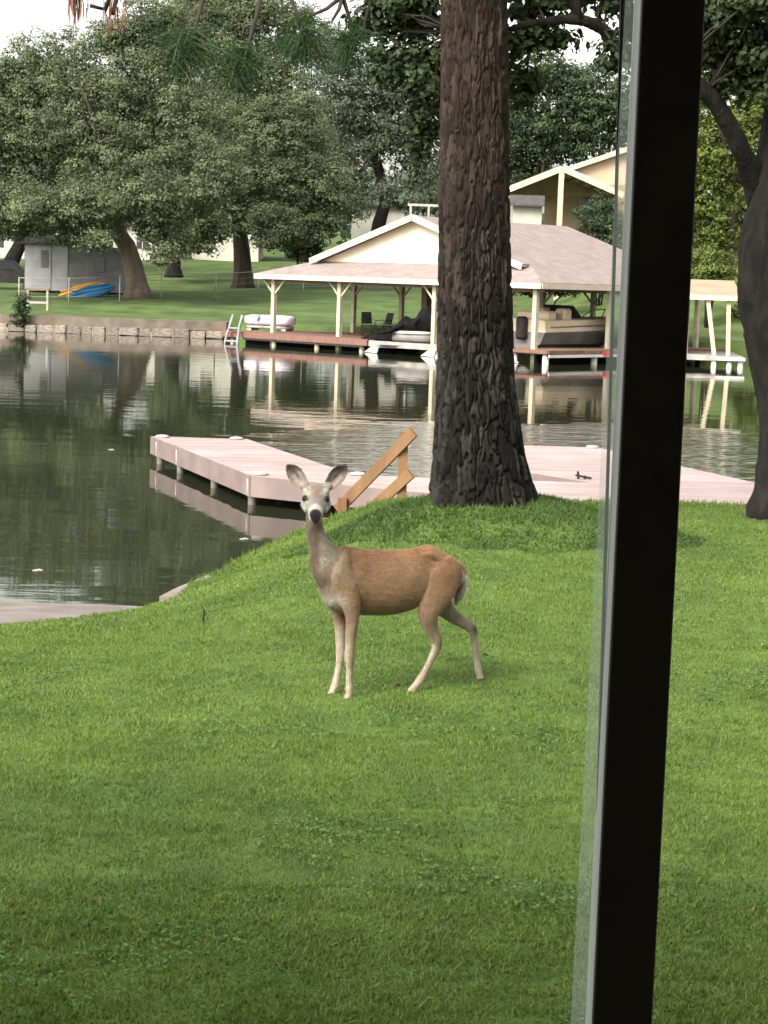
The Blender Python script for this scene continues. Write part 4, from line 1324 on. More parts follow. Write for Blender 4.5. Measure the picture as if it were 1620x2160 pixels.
# short hair lying along the body
npol = len(bme.polygons)
pc = np.empty(npol * 3, np.float32)
bme.polygons.foreach_get('center', pc)
pc = pc.reshape(-1, 3).astype(float)
pn = np.empty(npol * 3, np.float32)
bme.polygons.foreach_get('normal', pn)
pn = pn.reshape(-1, 3).astype(float)
lst = np.empty(npol, np.int32)
bme.polygons.foreach_get('loop_start', lst)
lvi = np.empty(len(bme.loops), np.int32)
bme.loops.foreach_get('vertex_index', lvi)
sel = rng.choice(npol, 70000)
sel = sel[(pc[sel, 2] > .015)]
vi = lvi[lst[sel]]
sel, vi = sel[nose[vi] < .3], vi[nose[vi] < .3]
hp_, hn = pc[sel] + rng.normal(0, .0018, (len(sel), 3)), pn[sel]
flow = np.zeros((len(sel), 3))
tz = sst(hp_[:, 2], .36, .50)
nk = sst(hp_[:, 0], .38, .46) * sst(hp_[:, 2], .60, .72)
flow[:, 0] = -1.0 * tz * (1 - nk) - .25 * nk
flow[:, 2] = -.35 * tz * (1 - nk) - 1.0 * nk - 1.2 * (1 - tz)
hh = (hp_ - np.array(HC)) @ np.array(HF)
onhead = hp_[:, 2] > .965
flow[onhead] = -np.array(HF)[None, :] + np.array([0, 0, .1])
flow += rng.normal(0, .22, flow.shape)
flow -= hn * np.sum(flow * hn, 1, keepdims=True)
flow /= np.maximum(np.linalg.norm(flow, axis=1, keepdims=True), 1e-5)
wv_ = np.cross(hn, flow) * .0013
ln = (rng.uniform(.010, .020, len(sel)) * np.where(onhead, .45, 1) * np.where(hp_[:, 2] < .36, .6, 1))[:, None]
tip = hp_ + (flow * .95 + hn * .22) * ln
fv = np.stack([hp_ - wv_ - hn * .001, hp_ + wv_ - hn * .001, tip], 1).reshape(-1, 3)
fme2 = np_mesh('fur', fv, np.arange(len(fv)).reshape(-1, 3), True)
fc = np.clip(C[vi] * rng.uniform(.84, 1.22, (len(sel), 1)), 0, 1)
fa = fme2.attributes.new('coat', 'FLOAT_COLOR', 'POINT')
fa.data.foreach_set('color', np.repeat(np.concatenate([fc, np.ones((len(sel), 1))], 1), 3, 0).astype(np.float32).ravel())
kind(link('fur', fme2, M['coat'], body), 'stuff')
for sgn in (-1, 1):
    e = MB()
    c = hp(.074, .0520 * sgn, 1.047)
    e.lathe([(.002, -.0165), (.010, -.014), (.016, -.007), (.018, 0), (.016, .007), (.010, .014), (.002, .0165)], 16, c)
    e.build('eye', M['skin_black'], deer)

# ------------------------------------------------------------------ small things on the lawn and water
p = ghit(432, 1318)
tg = MB().tube([(0, 0, -.01), (-.012, .0, .04), (-.005, .0, .085), (-.022, 0, .13)], [.008, .010, .008, .003], 7).tube([(-.010, 0, .06), (.012, 0, .075)], [.006, .002], 5).build('stick', M['twig'])
tg.location = p
tag(tg, 'short dark stick poking up from the lawn near the lake edge', 'stick')
for px, py, s, lab in ((1022, 1392, 1.0, 'small dry brown leaf in the lawn behind the deer'), (838, 1457, .8, 'small dry brown leaf by the hind hoof of the deer')):
    p = ghit(px, py)
    lf = MB().slab([(-.02 * s, -.008, .03), (0, -.016 * s, .036), (.022 * s, -.004, .03), (.004, .014 * s, .04)], .006).build('fallen_leaf', M['rust'])
    lf.location = p
    tag(lf, lab, 'leaf', 'dry leaves on the lawn')
for px, py, lab in ((515, 1136, 'tiny pale leaf floating just off the dock corner'), (80, 1202, 'tiny pale leaf floating near the boat ramp'), (235, 948, 'tiny pale leaf floating alone in open water')):
    p = atz(px, py, .006)
    lf = MB().slab([(-.05, -.02, 0), (0, -.035, .004), (.05, -.01, 0), (.01, .04, .006)], .006).build('floating_leaf', M['white_cap'])
    lf.location = p
    tag(lf, lab, 'leaf', 'pale leaves floating on the lake')

# ------------------------------------------------------------------ boathouse
c0, s0 = .74, .67
E0 = at(1141, 604, 67.2)
BR = math.atan2(c0, s0)
BZ = 2.86
bh = thing('boathouse', 'open boathouse with pinkish shingle roof and cream gable over the lake', 'boathouse', (E0.x, E0.y, 0), BR)
def BP(v, s, z):
    return Vector((v, s, z))
BW = Matrix.Translation((E0.x, E0.y, 0)) @ Matrix.Rotation(BR, 4, 'Z')
BWI = BW.inverted()
W2, LB, VG, KS = 7.25, 11.0, 1.7, .326
zr = BZ + W2 * KS
S2 = 2 * W2
MB().slab([BP(0, 0, BZ), BP(LB, 0, BZ), BP(LB, W2, zr), BP(VG, W2, zr), BP(VG, VG, BZ + VG * KS)], .10).build('roof_slope', M['shingle'], bh)
MB().slab([BP(0, S2, BZ), BP(LB, S2, BZ), BP(LB, W2 + .002, zr), BP(VG, W2 + .002, zr), BP(VG, S2 - VG, BZ + VG * KS)][::-1], .10).build('roof_slope', M['shingle'], bh)
MB().slab([BP(0.002, .005, BZ), BP(VG, VG + .005, BZ + VG * KS), BP(VG, S2 - VG - .005, BZ + VG * KS), BP(0.002, S2 - .005, BZ)][::-1], .10).build('skirt_roof', M['shingle'], bh)
# gable projection: the upper roof runs forward over the gable wall
for sg in (0, 1):
    f = (lambda s: s) if sg == 0 else (lambda s: S2 - s)
    MB().slab([BP(VG - .45, f(VG + .2), BZ + (VG + .2) * KS + .03), BP(VG + .05, f(VG + .2), BZ + (VG + .2) * KS + .03), BP(VG + .05, f(W2), zr + .03), BP(VG - .45, f(W2), zr + .03)], .07).build('rake_overhang', M['shingle'], bh)
    MB().beam(BP(VG - .48, f(VG + .15), BZ + (VG + .15) * KS - .06), BP(VG - .48, f(W2 + .02), zr - .06), .06, .24).build('rake_board', M['trim'], bh)
gw = MB().slab([BP(VG - .06, VG + .4, BZ + VG * KS), BP(VG - .06, S2 - VG - .4, BZ + VG * KS), BP(VG - .06, W2, zr - .1)], .05, (1, 0, 0)).build('gable_wall', M['cream'], bh)
# eave fascia boards and beam below
MB().beam(BP(-.03, -.03, BZ - .12), BP(-.03, S2 + .03, BZ - .12), .05, .20).build('eave_board', M['trim'], bh)
MB().beam(BP(.03, -.03, BZ - .12), BP(LB, -.03, BZ - .12), .05, .20).build('eave_board', M['trim'], bh)
MB().beam(BP(.03, S2 + .03, BZ - .12), BP(LB, S2 + .03, BZ - .12), .05, .20).build('eave_board', M['trim'], bh)
MB().slab([BP(.02, .02, BZ - .11), BP(LB - .02, .02, BZ - .11), BP(LB - .02, S2 - .02, BZ - .11), BP(.02, S2 - .02, BZ - .11)], .03).build('soffit', M['soffit'], bh)
for v_ in (.45, 5.2, 10.2):
    MB().beam(BP(v_, .2, BZ - .24), BP(v_, S2 - .2, BZ - .24), .12, .20).build('header_beam', M['soffit'], bh)
DKZ = .50
def blocal(px, py, z):
    q = BWI @ atz(px, py, z)
    return q
def post(v, s, ztop=BZ - .16, zb=-.5, r=.085, brace=True, m='post'):
    o = MB()
    o.beam((v, s, zb), (v, s, ztop), 2 * r, 2 * r)
    p = o.build('post', M[m], bh)
    if brace:
        for d in (-1, 1):
            MB().beam((v, s + d * .07, ztop - .62), (v, s + d * .62, ztop - .05), .06, .07).build('brace', M[m], p)
for px in (577, 716, 916, 1128):
    q = blocal(px, 0, 0) if False else None
    # find s on the front post line v=.35 whose picture column is px
    best = None
    for i in range(0, 1500):
        s = i * .01
        w = BW @ Vector((.35, s, 1.2))
        d = CROT.transposed() @ (w - CAM)
        u = 810 + FPX * d.x / -d.z
        if best is None or abs(u - px) < best[0]:
            best = (abs(u - px), s)
    post(.35, best[1], brace=px != 1128)
post(4.6, .30, brace=False)
post(10.5, .30, brace=False)
MB().lathe([(.085, -.6), (.085, 2.0), (.05, 2.08)], 10, (6.6, .1, 0)).build('mooring_pole', M['post'], bh)
for s in (3.9, 6.2, 8.6, 11.2, 13.9):
    post(5.2, s, m='post')
for s in (5.0, 9.5, 13.9):
    post(10.0, s, m='post')
post(3.3, 8.2, r=.14, brace=False, m='brownwood')
# decks
def deck(poly, name='deck', m='redwood', z=DKZ, th=.14):
    return MB().slab([BP(a, b, z) for a, b in poly], th).build(name, M[m], bh)
deck([(-.35, 7.9), (8.5, 7.9), (8.5, 15.9), (-.35, 15.9)])
deck([(-.35, -.7), (11, -.7), (11, 1.15), (-.35, 1.15)], m='brownwood')
deck([(9.0, 1.16), (11, 1.16), (11, 7.89), (9.0, 7.89)], m='greywood')
deck([(-.1, 4.2), (7.1, 4.2), (7.1, 5.1), (-.1, 5.1)], m='greywood', z=.46)
MB().beam(BP(-.42, 7.85, DKZ - .13), BP(-.42, 15.95, DKZ - .13), .05, .22).build('deck_fascia', M['redwood'], bh)
MB().beam(BP(-.42, -.75, DKZ - .05), BP(-.42, 1.2, DKZ - .05), .05, .12).build('deck_fascia', M['redwood'], bh)
MB().beam(BP(-.40, -.76, DKZ - .05), BP(11, -.76, DKZ - .05), .05, .12).build('deck_fascia', M['redwood'], bh)
MB().beam(BP(-.40, -.80, DKZ - .19), BP(11, -.80, DKZ - .19), .05, .10).build('bumper_rail', M['hull_white'], bh)
MB().beam(BP(-.30, 1.2, .36), BP(-.30, 7.85, .36), .10, .22).build('slip_beam', M['greywood'], bh)
MB().box(BP(.9, 11.9, .0), (.08, 8.0, .72)).build('shade_bulkhead', M['tarp'], bh)  # bulkhead coloured black to stand for the shade under the deck
MB().box(BP(5.4, .2, .0), (10.5, .08, .72)).build('shade_bulkhead', M['tarp'], bh)  # same black backing, for the shade below the side deck
MB().beam(BP(-.10, 8.4, .22), BP(-.10, 15.0, .22), .08, .10).build('stringer', M['galv'], bh)
for s in (8.4, 10.8, 13.2, 15.6):
    MB().lathe([(.10, -.8), (.10, .30)], 10, (-.12, s, 0)).build('piling', M['post'], bh)
for v, s in ((-.2, -.5), (-.2, .9), (2.6, -.55), (5.6, -.55), (-.2, 4.6), (9, -.55)):
    MB().lathe([(.12, -.8), (.12, .36)], 10, (v, s, 0)).build('piling', M['hull_white'], bh)
for s, d in ((4.45, 1), (1.35, -1), (7.3, 1)):
    MB().slab([BP(-.36, s, .30), BP(-.36, s + .10 * d, .02), BP(-.36, s + .75 * d, .02), BP(-.36, s + .30 * d, .30)], .06, (1, 0, 0)).build('float', M['hull_white'], bh)
MB().box(BP(3.0, -.835, DKZ - .11), (.5, .02, .18)).build('red_sign', M['red'], bh)
# plank storage wall at the back right, with battens
for i in range(31):
    MB().box(BP(6.3 + i * .15, .95 + random.uniform(-.01, .01), 1.58), (.142, .04, 2.1)).build('wall_plank', M['brownwood'], bh)

# ladder at the left end of the deck
def boatpt(v, s, z):
    return BW @ Vector((v, s, z))
lc = boatpt(-.55, 15.0, 0)
ld = thing('dock_ladder', 'pale metal ladder hanging from the red deck into the lake', 'ladder', lc, BR)
for ds in (-.36, .36):
    MB().tube([(.10, ds * .75, 1.15), (-.05, ds * .8, .75), (-.22, ds, .08), (-.22, ds, -.3)], .055, 8).build('side_rail', M['pale_grey'], ld)
for dz, k in ((.10, 1.0), (.62, .85)):
    MB().tube([(-.22 + .25 * (dz - .1), -.36 * k, dz), (-.22 + .25 * (dz - .1), .36 * k, dz)], .045, 8).build('rung', M['pale_grey'], ld)

# overturned white boat on the deck
oc = at(570, 684, 79.5)
ob = thing('pedal_boat', 'white lilac pedal boat resting upside down on the red deck', 'boat', (oc.x, oc.y, DKZ + .0), math.radians(-14))
def hullrings(L, Wd, H, n=9, seg=14, z0=0.0, sharp=2.5):
    rings = []
    for i in range(n):
        t = -1 + 2 * i / (n - 1)
        k = max(.06, (1 - abs(t) ** sharp)) ** .5
        r = []
        for j in range(seg):
            a = 2 * math.pi * j / seg
            ca, sa_ = math.cos(a), math.sin(a)
            r.append(Vector((t * L / 2, math.copysign(abs(sa_) ** .6, sa_) * Wd / 2 * k, z0 + H / 2 + math.copysign(abs(ca) ** .6, ca) * H / 2 * (.6 + .4 * k))))
        rings.append(r)
    return rings
hb = MB().loft(hullrings(2.15, 1.3, .44, z0=.20, sharp=6))
hb.build('hull', M['lilac'], ob)
MB().loft(hullrings(2.0, 1.15, .16, z0=.06, sharp=6)).build('rim', M['greywood'], ob)
for dx in (-.75, .75):
    MB().box((dx, 0, .04), (.2, 1.1, .10)).build('runner', M['greywood'], ob)
MB().beam((-.35, -.72, .40), (-.25, -.74, .62), .10, .05).beam((-.46, -.73, .60), (-.05, -.73, .66), .08, .05).build('crank', M['pale_grey'], ob)

# covered jet ski on its lift
jc = at(872, 716, 71.5)
jk = thing('jet_ski', 'jet ski with white hull stripe under a heaped black tarp', 'jet ski', (jc.x, jc.y, .42), math.radians(-8))
MB().loft(hullrings(1.6, .75, .34, z0=.05, sharp=3)).build('hull', M['hull_grey'], jk)
MB().loft(hullrings(1.5, .80, .14, z0=.34, sharp=3)).build('deck_stripe', M['hull_white'], jk)
tm = MB()
rings = []
for i, (xx, zt, w) in enumerate(((-1.35, .28, .12), (-1.1, .40, .32), (-.75, .58, .40), (-.45, .90, .34), (-.30, 1.04, .28), (-.12, .92, .34), (.10, .98, .38), (.22, 1.28, .34), (.45, 1.42, .30), (.75, 1.36, .32), (.95, 1.0, .34), (1.02, .40, .2))):
    r = []
    for k in range(16):
        a_ = 2 * math.pi * k / 16
        r.append(Vector((xx + .04 * math.sin(k * 3 + i), math.sin(a_) * w * (1 + .15 * math.sin(k * 5 + i * 2)), .42 + (zt - .42) * (.5 + .5 * math.cos(a_)) if zt > .42 else .3 + (zt - .2) * (.5 + .5 * math.cos(a_)))))
    rings.append(r)
tm.loft(rings)
tm.build('tarp', M['tarp'], jk)
MB().box((-.2, 0, -.02), (2.2, .9, .10)).box((-.2, 0, -.12), (2.4, .15, .14)).build('lift_cradle', M['galv'], jk)
bx_ = at(800, 704, 73.0)
heap = thing('tarp_heap', 'dark crumpled tarp heap on the deck beside the jet ski', 'tarp', (bx_.x, bx_.y, .46))
rings = []
for i, (xx, h_, w) in enumerate(((-.7, .05, .2), (-.45, .22, .38), (-.1, .32, .45), (.3, .42, .45), (.7, .30, .4), (1.0, .08, .2))):
    rings.append([Vector((xx + .05 * math.sin(k * 2 + i), math.sin(2 * math.pi * k / 14) * w * (1 + .2 * math.sin(3 * k + i)), max(0, math.cos(2 * math.pi * k / 14)) * h_ * (1 + .2 * math.sin(4 * k)))) for k in range(14)])
MB().loft(rings).build('fold', M['tarp'], heap)

# motor boat in the right slip
mc = boatpt(5.3, 2.55, 0)
mbt = thing('motor_boat', 'cream motor boat with grey hull moored under the boathouse roof', 'boat', (mc.x, mc.y, .42), BR)
hull = []
for i in range(11):
    t = i / 10
    xx = -2.9 + 5.6 * t
    w = .98 * (1 - max(0, (t - .45) / .55) ** 2.2) if t > .45 else .98
    k = max(w, .05)
    zk = .0 + .5 * max(0, (t - .6) / .4) ** 2
    hull.append([Vector((xx, k * .9, .85)), Vector((xx, k, .62)), Vector((xx, k * .78, .18 + zk * .5)), Vector((xx, 0, -.18 + zk)), Vector((xx, -k * .78, .18 + zk * .5)), Vector((xx, -k, .62)), Vector((xx, -k * .9, .85)), Vector((xx, 0, .88))])
MB().loft(hull, False).build('hull', M['hull_grey'], mbt)
up_ = []
for i in range(11):
    t = i / 10
    xx = -2.92 + 5.66 * t
    w = 1.0 * (1 - max(0, (t - .45) / .55) ** 2.2) if t > .45 else 1.0
    k = max(w, .06)
    zz = .62 + .12 * t
    up_.append([Vector((xx, k * 1.02, zz)), Vector((xx, k * .96, zz + .42)), Vector((xx, k * .7, zz + .46)), Vector((xx, 0, zz + .48)), Vector((xx, -k * .7, zz + .46)), Vector((xx, -k * .96, zz + .42)), Vector((xx, -k * 1.02, zz)), Vector((xx, 0, zz - .02))])
MB().loft(up_, False).build('topside', M['hull_cream'], mbt)
MB().beam((-2.6, -1.0, .80), (1.2, -1.02, .92), .03, .05).build('rub_rail', M['hull_grey'], mbt)
MB().slab([(-.4, -.8, 1.15), (-.4, .8, 1.15), (-.9, .72, 1.62), (-.9, -.72, 1.62)], .03, (1, 0, 0)).build('windshield', M['dark_glass'], mbt)
MB().box((-2.2, 0, 1.22), (.6, 1.5, .35), 0, .08).build('rear_seat', M['hull_cream'], mbt)
MB().box((-1.2, -.5, 1.25), (.5, .5, .5), 0, .08).box((-1.2, .5, 1.25), (.5, .5, .5), 0, .08).build('seat', M['hull_cream'], mbt)
MB().tube([(1.2, -.5, 1.1), (1.7, -.3, 1.45), (2.2, 0, 1.48), (1.7, .3, 1.45), (1.2, .5, 1.1)], .022, 6).build('bow_rail', M['galv'], mbt)
MB().box((-3.05, 0, .75), (.35, .4, .85), 0, .08).build('outboard_motor', M['black_metal'], mbt)

# lamp post, deck chairs
lp_ = at(899, 690, 80)
lm_ = thing('lamp_post', 'dark lamp post with white globe lantern behind the jet ski', 'lamp post', (lp_.x, lp_.y, fg(lp_.x, lp_.y) - .3))
zt = at(899, 634, 80).z - lm_.location.z
MB().lathe([(.12, 0), (.12, .15), (.06, .2), (.055, zt - .25), (.10, zt - .12), (.17, zt)], 12).build('pole', M['black_metal'], lm_)
MB().lathe([(.16, zt), (.18, zt + .06), (.17, zt + .18), (.13, zt + .26), (.10, zt + .30), (.10, zt + .44), (.06, zt + .50), (.02, zt + .52)], 14).build('lantern', M['hull_white'], lm_)
for px, py, Yc, rz, lab in ((775, 704, 76.5, .2, 'dark metal chair facing the lake beside the brown boathouse post'), (808, 706, 76.0, -.9, 'dark metal chair with tall curved back near the crumpled tarp')):
    c = at(px, py, Yc)
    ch = thing('deck_chair', lab, 'chair', (c.x, c.y, DKZ), rz, 'dark metal chairs on the deck')
    MB().box((0, 0, .42), (.48, .46, .03)).build('seat', M['black_metal'], ch)
    MB().slab([(-.22, .20, .48), (.22, .20, .48), (.20, .34, .95), (-.20, .34, .95)], .03, (0, 1, 0)).build('backrest', M['black_metal'], ch)
    for ax, ay in ((-.21, -.2), (.21, -.2), (-.21, .2), (.21, .2)):
        MB().tube([(ax, ay, 0), (ax * .95, ay * .95, .42)], .018, 6).build('leg', M['black_metal'], ch)
    for ax in (-.25, .25):
        MB().tube([(ax, -.2, .42), (ax, -.18, .64), (ax, .22, .66)], .016, 6).build('armrest', M['black_metal'], ch)

# ------------------------------------------------------------------ lean-to shed with slanted posts, right of the boathouse
lc = at(1500, 760, 69.5)
ls = thing('lean_to_shed', 'tan lean-to boat shed with slanted pale posts over the water', 'shed', (lc.x, lc.y, 0), math.radians(-6))
def LP(px, py, Y):
    q = at(px, py, Y) - ls.location
    return Matrix.Rotation(-ls.rotation_euler.z, 3, 'Z') @ q
w0, w1_ = LP(1340, 0, 70.2), LP(1490, 0, 70.2)
for i in range(12):
    x0 = w0.x + (w1_.x - w0.x) * i / 12
    dx = (w1_.x - w0.x) / 12
    MB().box((x0 + dx / 2, .9 + (i % 2) * .006, 1.5), (dx * .97, .06, 2.2)).build('siding_board', M['tan'], ls)
rl = LP(1330, 622, 69.3)
rr_ = LP(1562, 612, 69.3)
zr_ = LP(1500, 622, 69.3).z
MB().slab([(rl.x, -.5, zr_ - .05), (rr_.x, -.5, zr_ - .05), (rr_.x, 3.2, zr_ + .55), (rl.x, 3.2, zr_ + .55)], .10).build('roof', M['tan'], ls)
MB().beam((rl.x, -.53, zr_ - .10), (rr_.x, -.53, zr_ - .10), .05, .18).build('eave_board', M['trim'], ls)
a = LP(1493, 632, 69.2)
b_ = LP(1506, 750, 69.2)
MB().beam((b_.x, -.35, b_.z), (a.x, -.35, a.z + .02), .15, .15).build('post', M['post'], ls)
a = LP(1537, 628, 69.2)
b_ = LP(1535, 750, 69.2)
MB().beam((b_.x, -.3, b_.z), (a.x, -.3, a.z + .02), .15, .15).build('post', M['post'], ls)
MB().slab([(rl.x, -.6, .42), (b_.x + .55, -.6, .42), (b_.x + .55, 4.5, .42), (rl.x, 4.5, .42)], .16).build('deck', M['greywood'], ls)
MB().beam((b_.x - .45, -.66, .34), (b_.x + .6, -.66, .34), .06, .12).build('deck_rail', M['hull_white'], ls)
for dx in (-.5, .05, .45):
    MB().lathe([(.10, -.8), (.10, .27)], 10, (b_.x + dx, -.45, 0)).build('piling', M['hull_white'], ls)
for dx in (-2.2, -3.4):
    MB().lathe([(.10, -.8), (.10, .27)], 10, (b_.x + dx, -.45, 0)).build('piling', M['greywood'], ls)

# ------------------------------------------------------------------ house on the rise behind the boathouse
HYp = 97.0
hb0 = at(1185, 560, HYp)
hs_ = thing('hill_house', 'peach house with an open gabled porch above the boathouse roof', 'house', (hb0.x, hb0.y, fg(hb0.x, hb0.y) - .3))
def HP(px, py, Y):
    return at(px, py, Y) - hs_.location
ap, el, er = HP(1186, 350, HYp), HP(1062, 402, HYp), HP(1316, 404, HYp)
dep = 5.5
el.z = er.z = (el.z + er.z) / 2
for e_, nm in ((el, 0), (er, 1)):
    MB().slab([ap, e_, e_ + Vector((0, dep, 0)), ap + Vector((0, dep, 0))], .10).build('porch_roof', M['shingle2'], hs_)
    MB().beam(ap + Vector((0, -.03, -.12)), e_ + Vector((0, -.03, -.12)), .06, .30).build('rake_board', M['trim'], hs_)
    for k in range(6):
        t = (k + .5) / 6
        q = ap.lerp(e_, t)
        MB().beam(q + Vector((0, .05, -.2)), q + Vector((0, dep, -.2)), .09, .14).build('rafter', M['soffit'], hs_)
MB().box((ap.x, ap.y + .05, ap.z - .38), (.26, .2, .45)).build('ridge_block', M['trim'], hs_)
pb_ = HP(1183, 520, HYp)
MB().beam((ap.x - .02, ap.y + .05, -1.2), (ap.x - .02, ap.y + .05, ap.z - .2), .26, .26).build('porch_post', M['post'], hs_)
MB().beam((el.x + .2, el.y + .1, -1.2), (el.x + .2, el.y + .1, el.z - .1), .2, .2).build('porch_post', M['post'], hs_)
wl, wr_ = HP(1148, 450, HYp + dep - .5), HP(1420, 450, HYp + dep - .5)
MB().box(((wl.x + wr_.x) / 2, wl.y, (ap.z - .8) / 2 - .2), (wr_.x - wl.x, .2, ap.z - .0)).build('porch_wall', M['tan'], hs_)
MB().slab([el + Vector((.2, dep - .75, -.05)), er + Vector((-.2, dep - .75, -.05)), ap + Vector((0, dep - .75, -.05))], .08, (0, 1, 0)).build('porch_gable', M['tan'], hs_)
dr = HP(1240, 440, HYp + dep - .62)
MB().box((dr.x, dr.y - .1, dr.z), (1.0, .06, 1.2)).build('window', M['dark_glass'], hs_)
# main gable
ga, gl, gr = HP(1338, 305, 104), HP(1196, 357, 104), HP(1446, 357, 104)
gl.z = gr.z = (gl.z + gr.z) / 2
MB().slab([ga + Vector((0, .4, -.1)), gl + Vector((.3, .4, 0)), Vector((gl.x + .3, gl.y + .4, -1)), Vector((gr.x - .3, gr.y + .4, -1)), gr + Vector((-.3, .4, 0))], .2, (0, 1, 0)).build('gable_wall', M['peach'], hs_)
for e_ in (gl, gr):
    MB().slab([ga, e_, e_ + Vector((0, 8, 0)), ga + Vector((0, 8, 0))], .12).build('main_roof', M['shingle2'], hs_)
    MB().beam(ga + Vector((0, -.03, -.12)), e_ + Vector((0, -.03, -.12)), .06, .26).build('rake_board', M['lumber'] if False else M['trim'], hs_)

# ------------------------------------------------------------------ left bank: trailer, kayaks, car, fence, far houses
sc_ = at(165, 640, 99)
gzs = fg(sc_.x, sc_.y)
tlr = thing('trailer', 'grey trailer home with a pale door under the live oak', 'trailer', (sc_.x, sc_.y, gzs - .1))
def TP(px, py, Y=99):
    return at(px, py, Y) - tlr.location
bl, br_ = TP(52, 510), TP(272, 505)
h0 = bl.z
prof = [(bl.x, .25), (br_.x - .05, .25), (br_.x + .10, .8), (br_.x - .05, h0 * .62), (br_.x - .7, h0 - .15), (bl.x + 2.3, h0), (bl.x, h0)]
MB().slab([(a_, 0, b2) for a_, b2 in prof], 2.3, (0, 1, 0)).build('body', M['grey_siding'], tlr)
MB().box((bl.x + 1.15, -.02, h0 * .52), (2.2, .05, h0 * .86)).build('porch_panel', M['pale_grey'], tlr)
MB().slab([(bl.x - .15, -.35, h0 - .02), (bl.x + 3.0, -.35, h0 - .02), (bl.x + 3.0, 2.5, h0 + .45), (bl.x - .15, 2.5, h0 + .45)], .08).build('roof', M['roof_dark'], tlr)
dxl, dxr = TP(84, 0).x, TP(114, 0).x
dd = MB().box(((dxl + dxr) / 2, -.07, h0 * .50), (dxr - dxl, .05, h0 * .80)).build('door', M['pale_grey'], tlr)
MB().box(((dxl + dxr) / 2 + .05, -.105, h0 * .68), ((dxr - dxl) * .55, .02, h0 * .34)).build('door_window', M['grey_siding'], dd)
wx = TP(217, 0).x
MB().box((wx, -.03, h0 * .60), (.6, .06, .75)).build('window', M['dark_glass'], tlr)
MB().box((wx, -.045, h0 * .60 - .42), (.72, .08, .06)).build('window_sill', M['pale_grey'], tlr)
for dx in (1.2, 3.4):
    MB().lathe([(.3, -.12), (.3, .12)], 16).build('wheel', M['black_metal'], tlr)
    o = tlr.children[-1]
    o.rotation_euler = (math.pi / 2, 0, 0)
    o.location = (bl.x + dx + .8, .15, .3)
for px0, py0, px1, py1, m_, lab, dy in ((122, 636, 222, 596, 'yellow', 'yellow kayak leaning against the grey trailer', .0), (146, 640, 240, 606, 'blue', 'blue kayak lying in front of the yellow one', -.55)):
    a, b_ = at(px0, py0 - 4, 97.6 + dy), at(px1, py1 + 10, 97.6 + dy)
    c = (a + b_) / 2
    zk = fg(c.x, c.y)
    L_ = (b_ - a).length * 1.05
    k = thing('kayak', lab, 'kayak', (c.x, c.y, max(c.z, zk + .25)))
    k.rotation_euler = (-2.2, -math.atan2(b_.z - a.z, (b_ - a).xy.length) , 0)
    rings = []
    for i in range(13):
        t = -1 + 2 * i / 12
        kk = max(.03, 1 - abs(t) ** 2.2)
        rings.append([Vector((t * L_ / 2, math.cos(2 * math.pi * j / 14) * .40 * kk ** .8, math.sin(2 * math.pi * j / 14) * .24 * kk ** .6)) for j in range(14)])
    MB().loft(rings).build('hull', M[m_], k)
    for dy2 in (-.12, .12):
        MB().beam((-L_ * .40, dy2, -.235), (L_ * .40, dy2, -.235), .05, .05).build('keel_ridge', M[m_], k)
    MB().lathe([(.26, -.04), (.28, -.03), (.22, .02)], 16, (0, 0, .225)).build('cockpit_rim', M['black_metal'], k)
# parked car
cc_ = at(8, 585, 103)
car = thing('parked_car', 'dark car parked under the trees beside the grey trailer', 'car', (cc_.x, cc_.y, fg(cc_.x, cc_.y)), .15)
prof = [(-2.2, .35), (2.2, .35), (2.25, .75), (2.1, .98), (1.1, 1.05), (.55, 1.55), (-1.5, 1.6), (-2.1, 1.05), (-2.25, .8)]
MB().slab([(a_, -.85, b2) for a_, b2 in prof], 1.7, (0, 1, 0)).build('body', M['black_metal'], car)
MB().slab([(-1.35, -.87, 1.08), (.85, -.87, 1.08), (.48, -.87, 1.45), (-1.25, -.87, 1.48)], .03, (0, 1, 0)).build('side_window', M['dark_glass'], car)
for dx in (-1.35, 1.35):
    for dy in (-.78, .78):
        w = MB().lathe([(.33, -.11), (.33, .11)], 18).build('wheel', M['black_metal'], car)
        w.rotation_euler = (math.pi / 2, 0, 0)
        w.location = (dx, dy, .33)
        MB().lathe([(.19, -.125), (.19, .125)], 12).build('rim', M['galv'], w)
MB().box((2.2, -.55, .78), (.1, .35, .14)).build('headlight', M['hull_white'], car)
MB().box((2.2, .55, .78), (.1, .35, .14)).build('headlight', M['hull_white'], car)
# wire fence across the far lawn
fo = at(40, 640, 94)
fn = thing('wire_fence', 'thin wire fence on metal posts across the far lawn', 'fence', (fo.x, fo.y, 0))
fp = [at(40, 640, 93), at(145, 640, 93.5), at(252, 640, 94), at(340, 630, 97), at(455, 620, 101), at(545, 612, 104), at(640, 604, 107), at(760, 600, 110)]
tops = []
for p in fp:
    zb = fg(p.x, p.y)
    MB().tube([(p.x - fo.x, p.y - fo.y, zb - .2), (p.x - fo.x, p.y - fo.y, zb + 1.25)], .035, 7).build('post', M['galv'], fn)
    tops.append(Vector((p.x - fo.x, p.y - fo.y, zb)))
for h_, r_ in ((1.2, .018), (.9, .008), (.6, .008), (.3, .008)):
    MB().tube([t + Vector((0, 0, h_)) for t in tops], r_, 6).build('wire', M['galv'], fn)
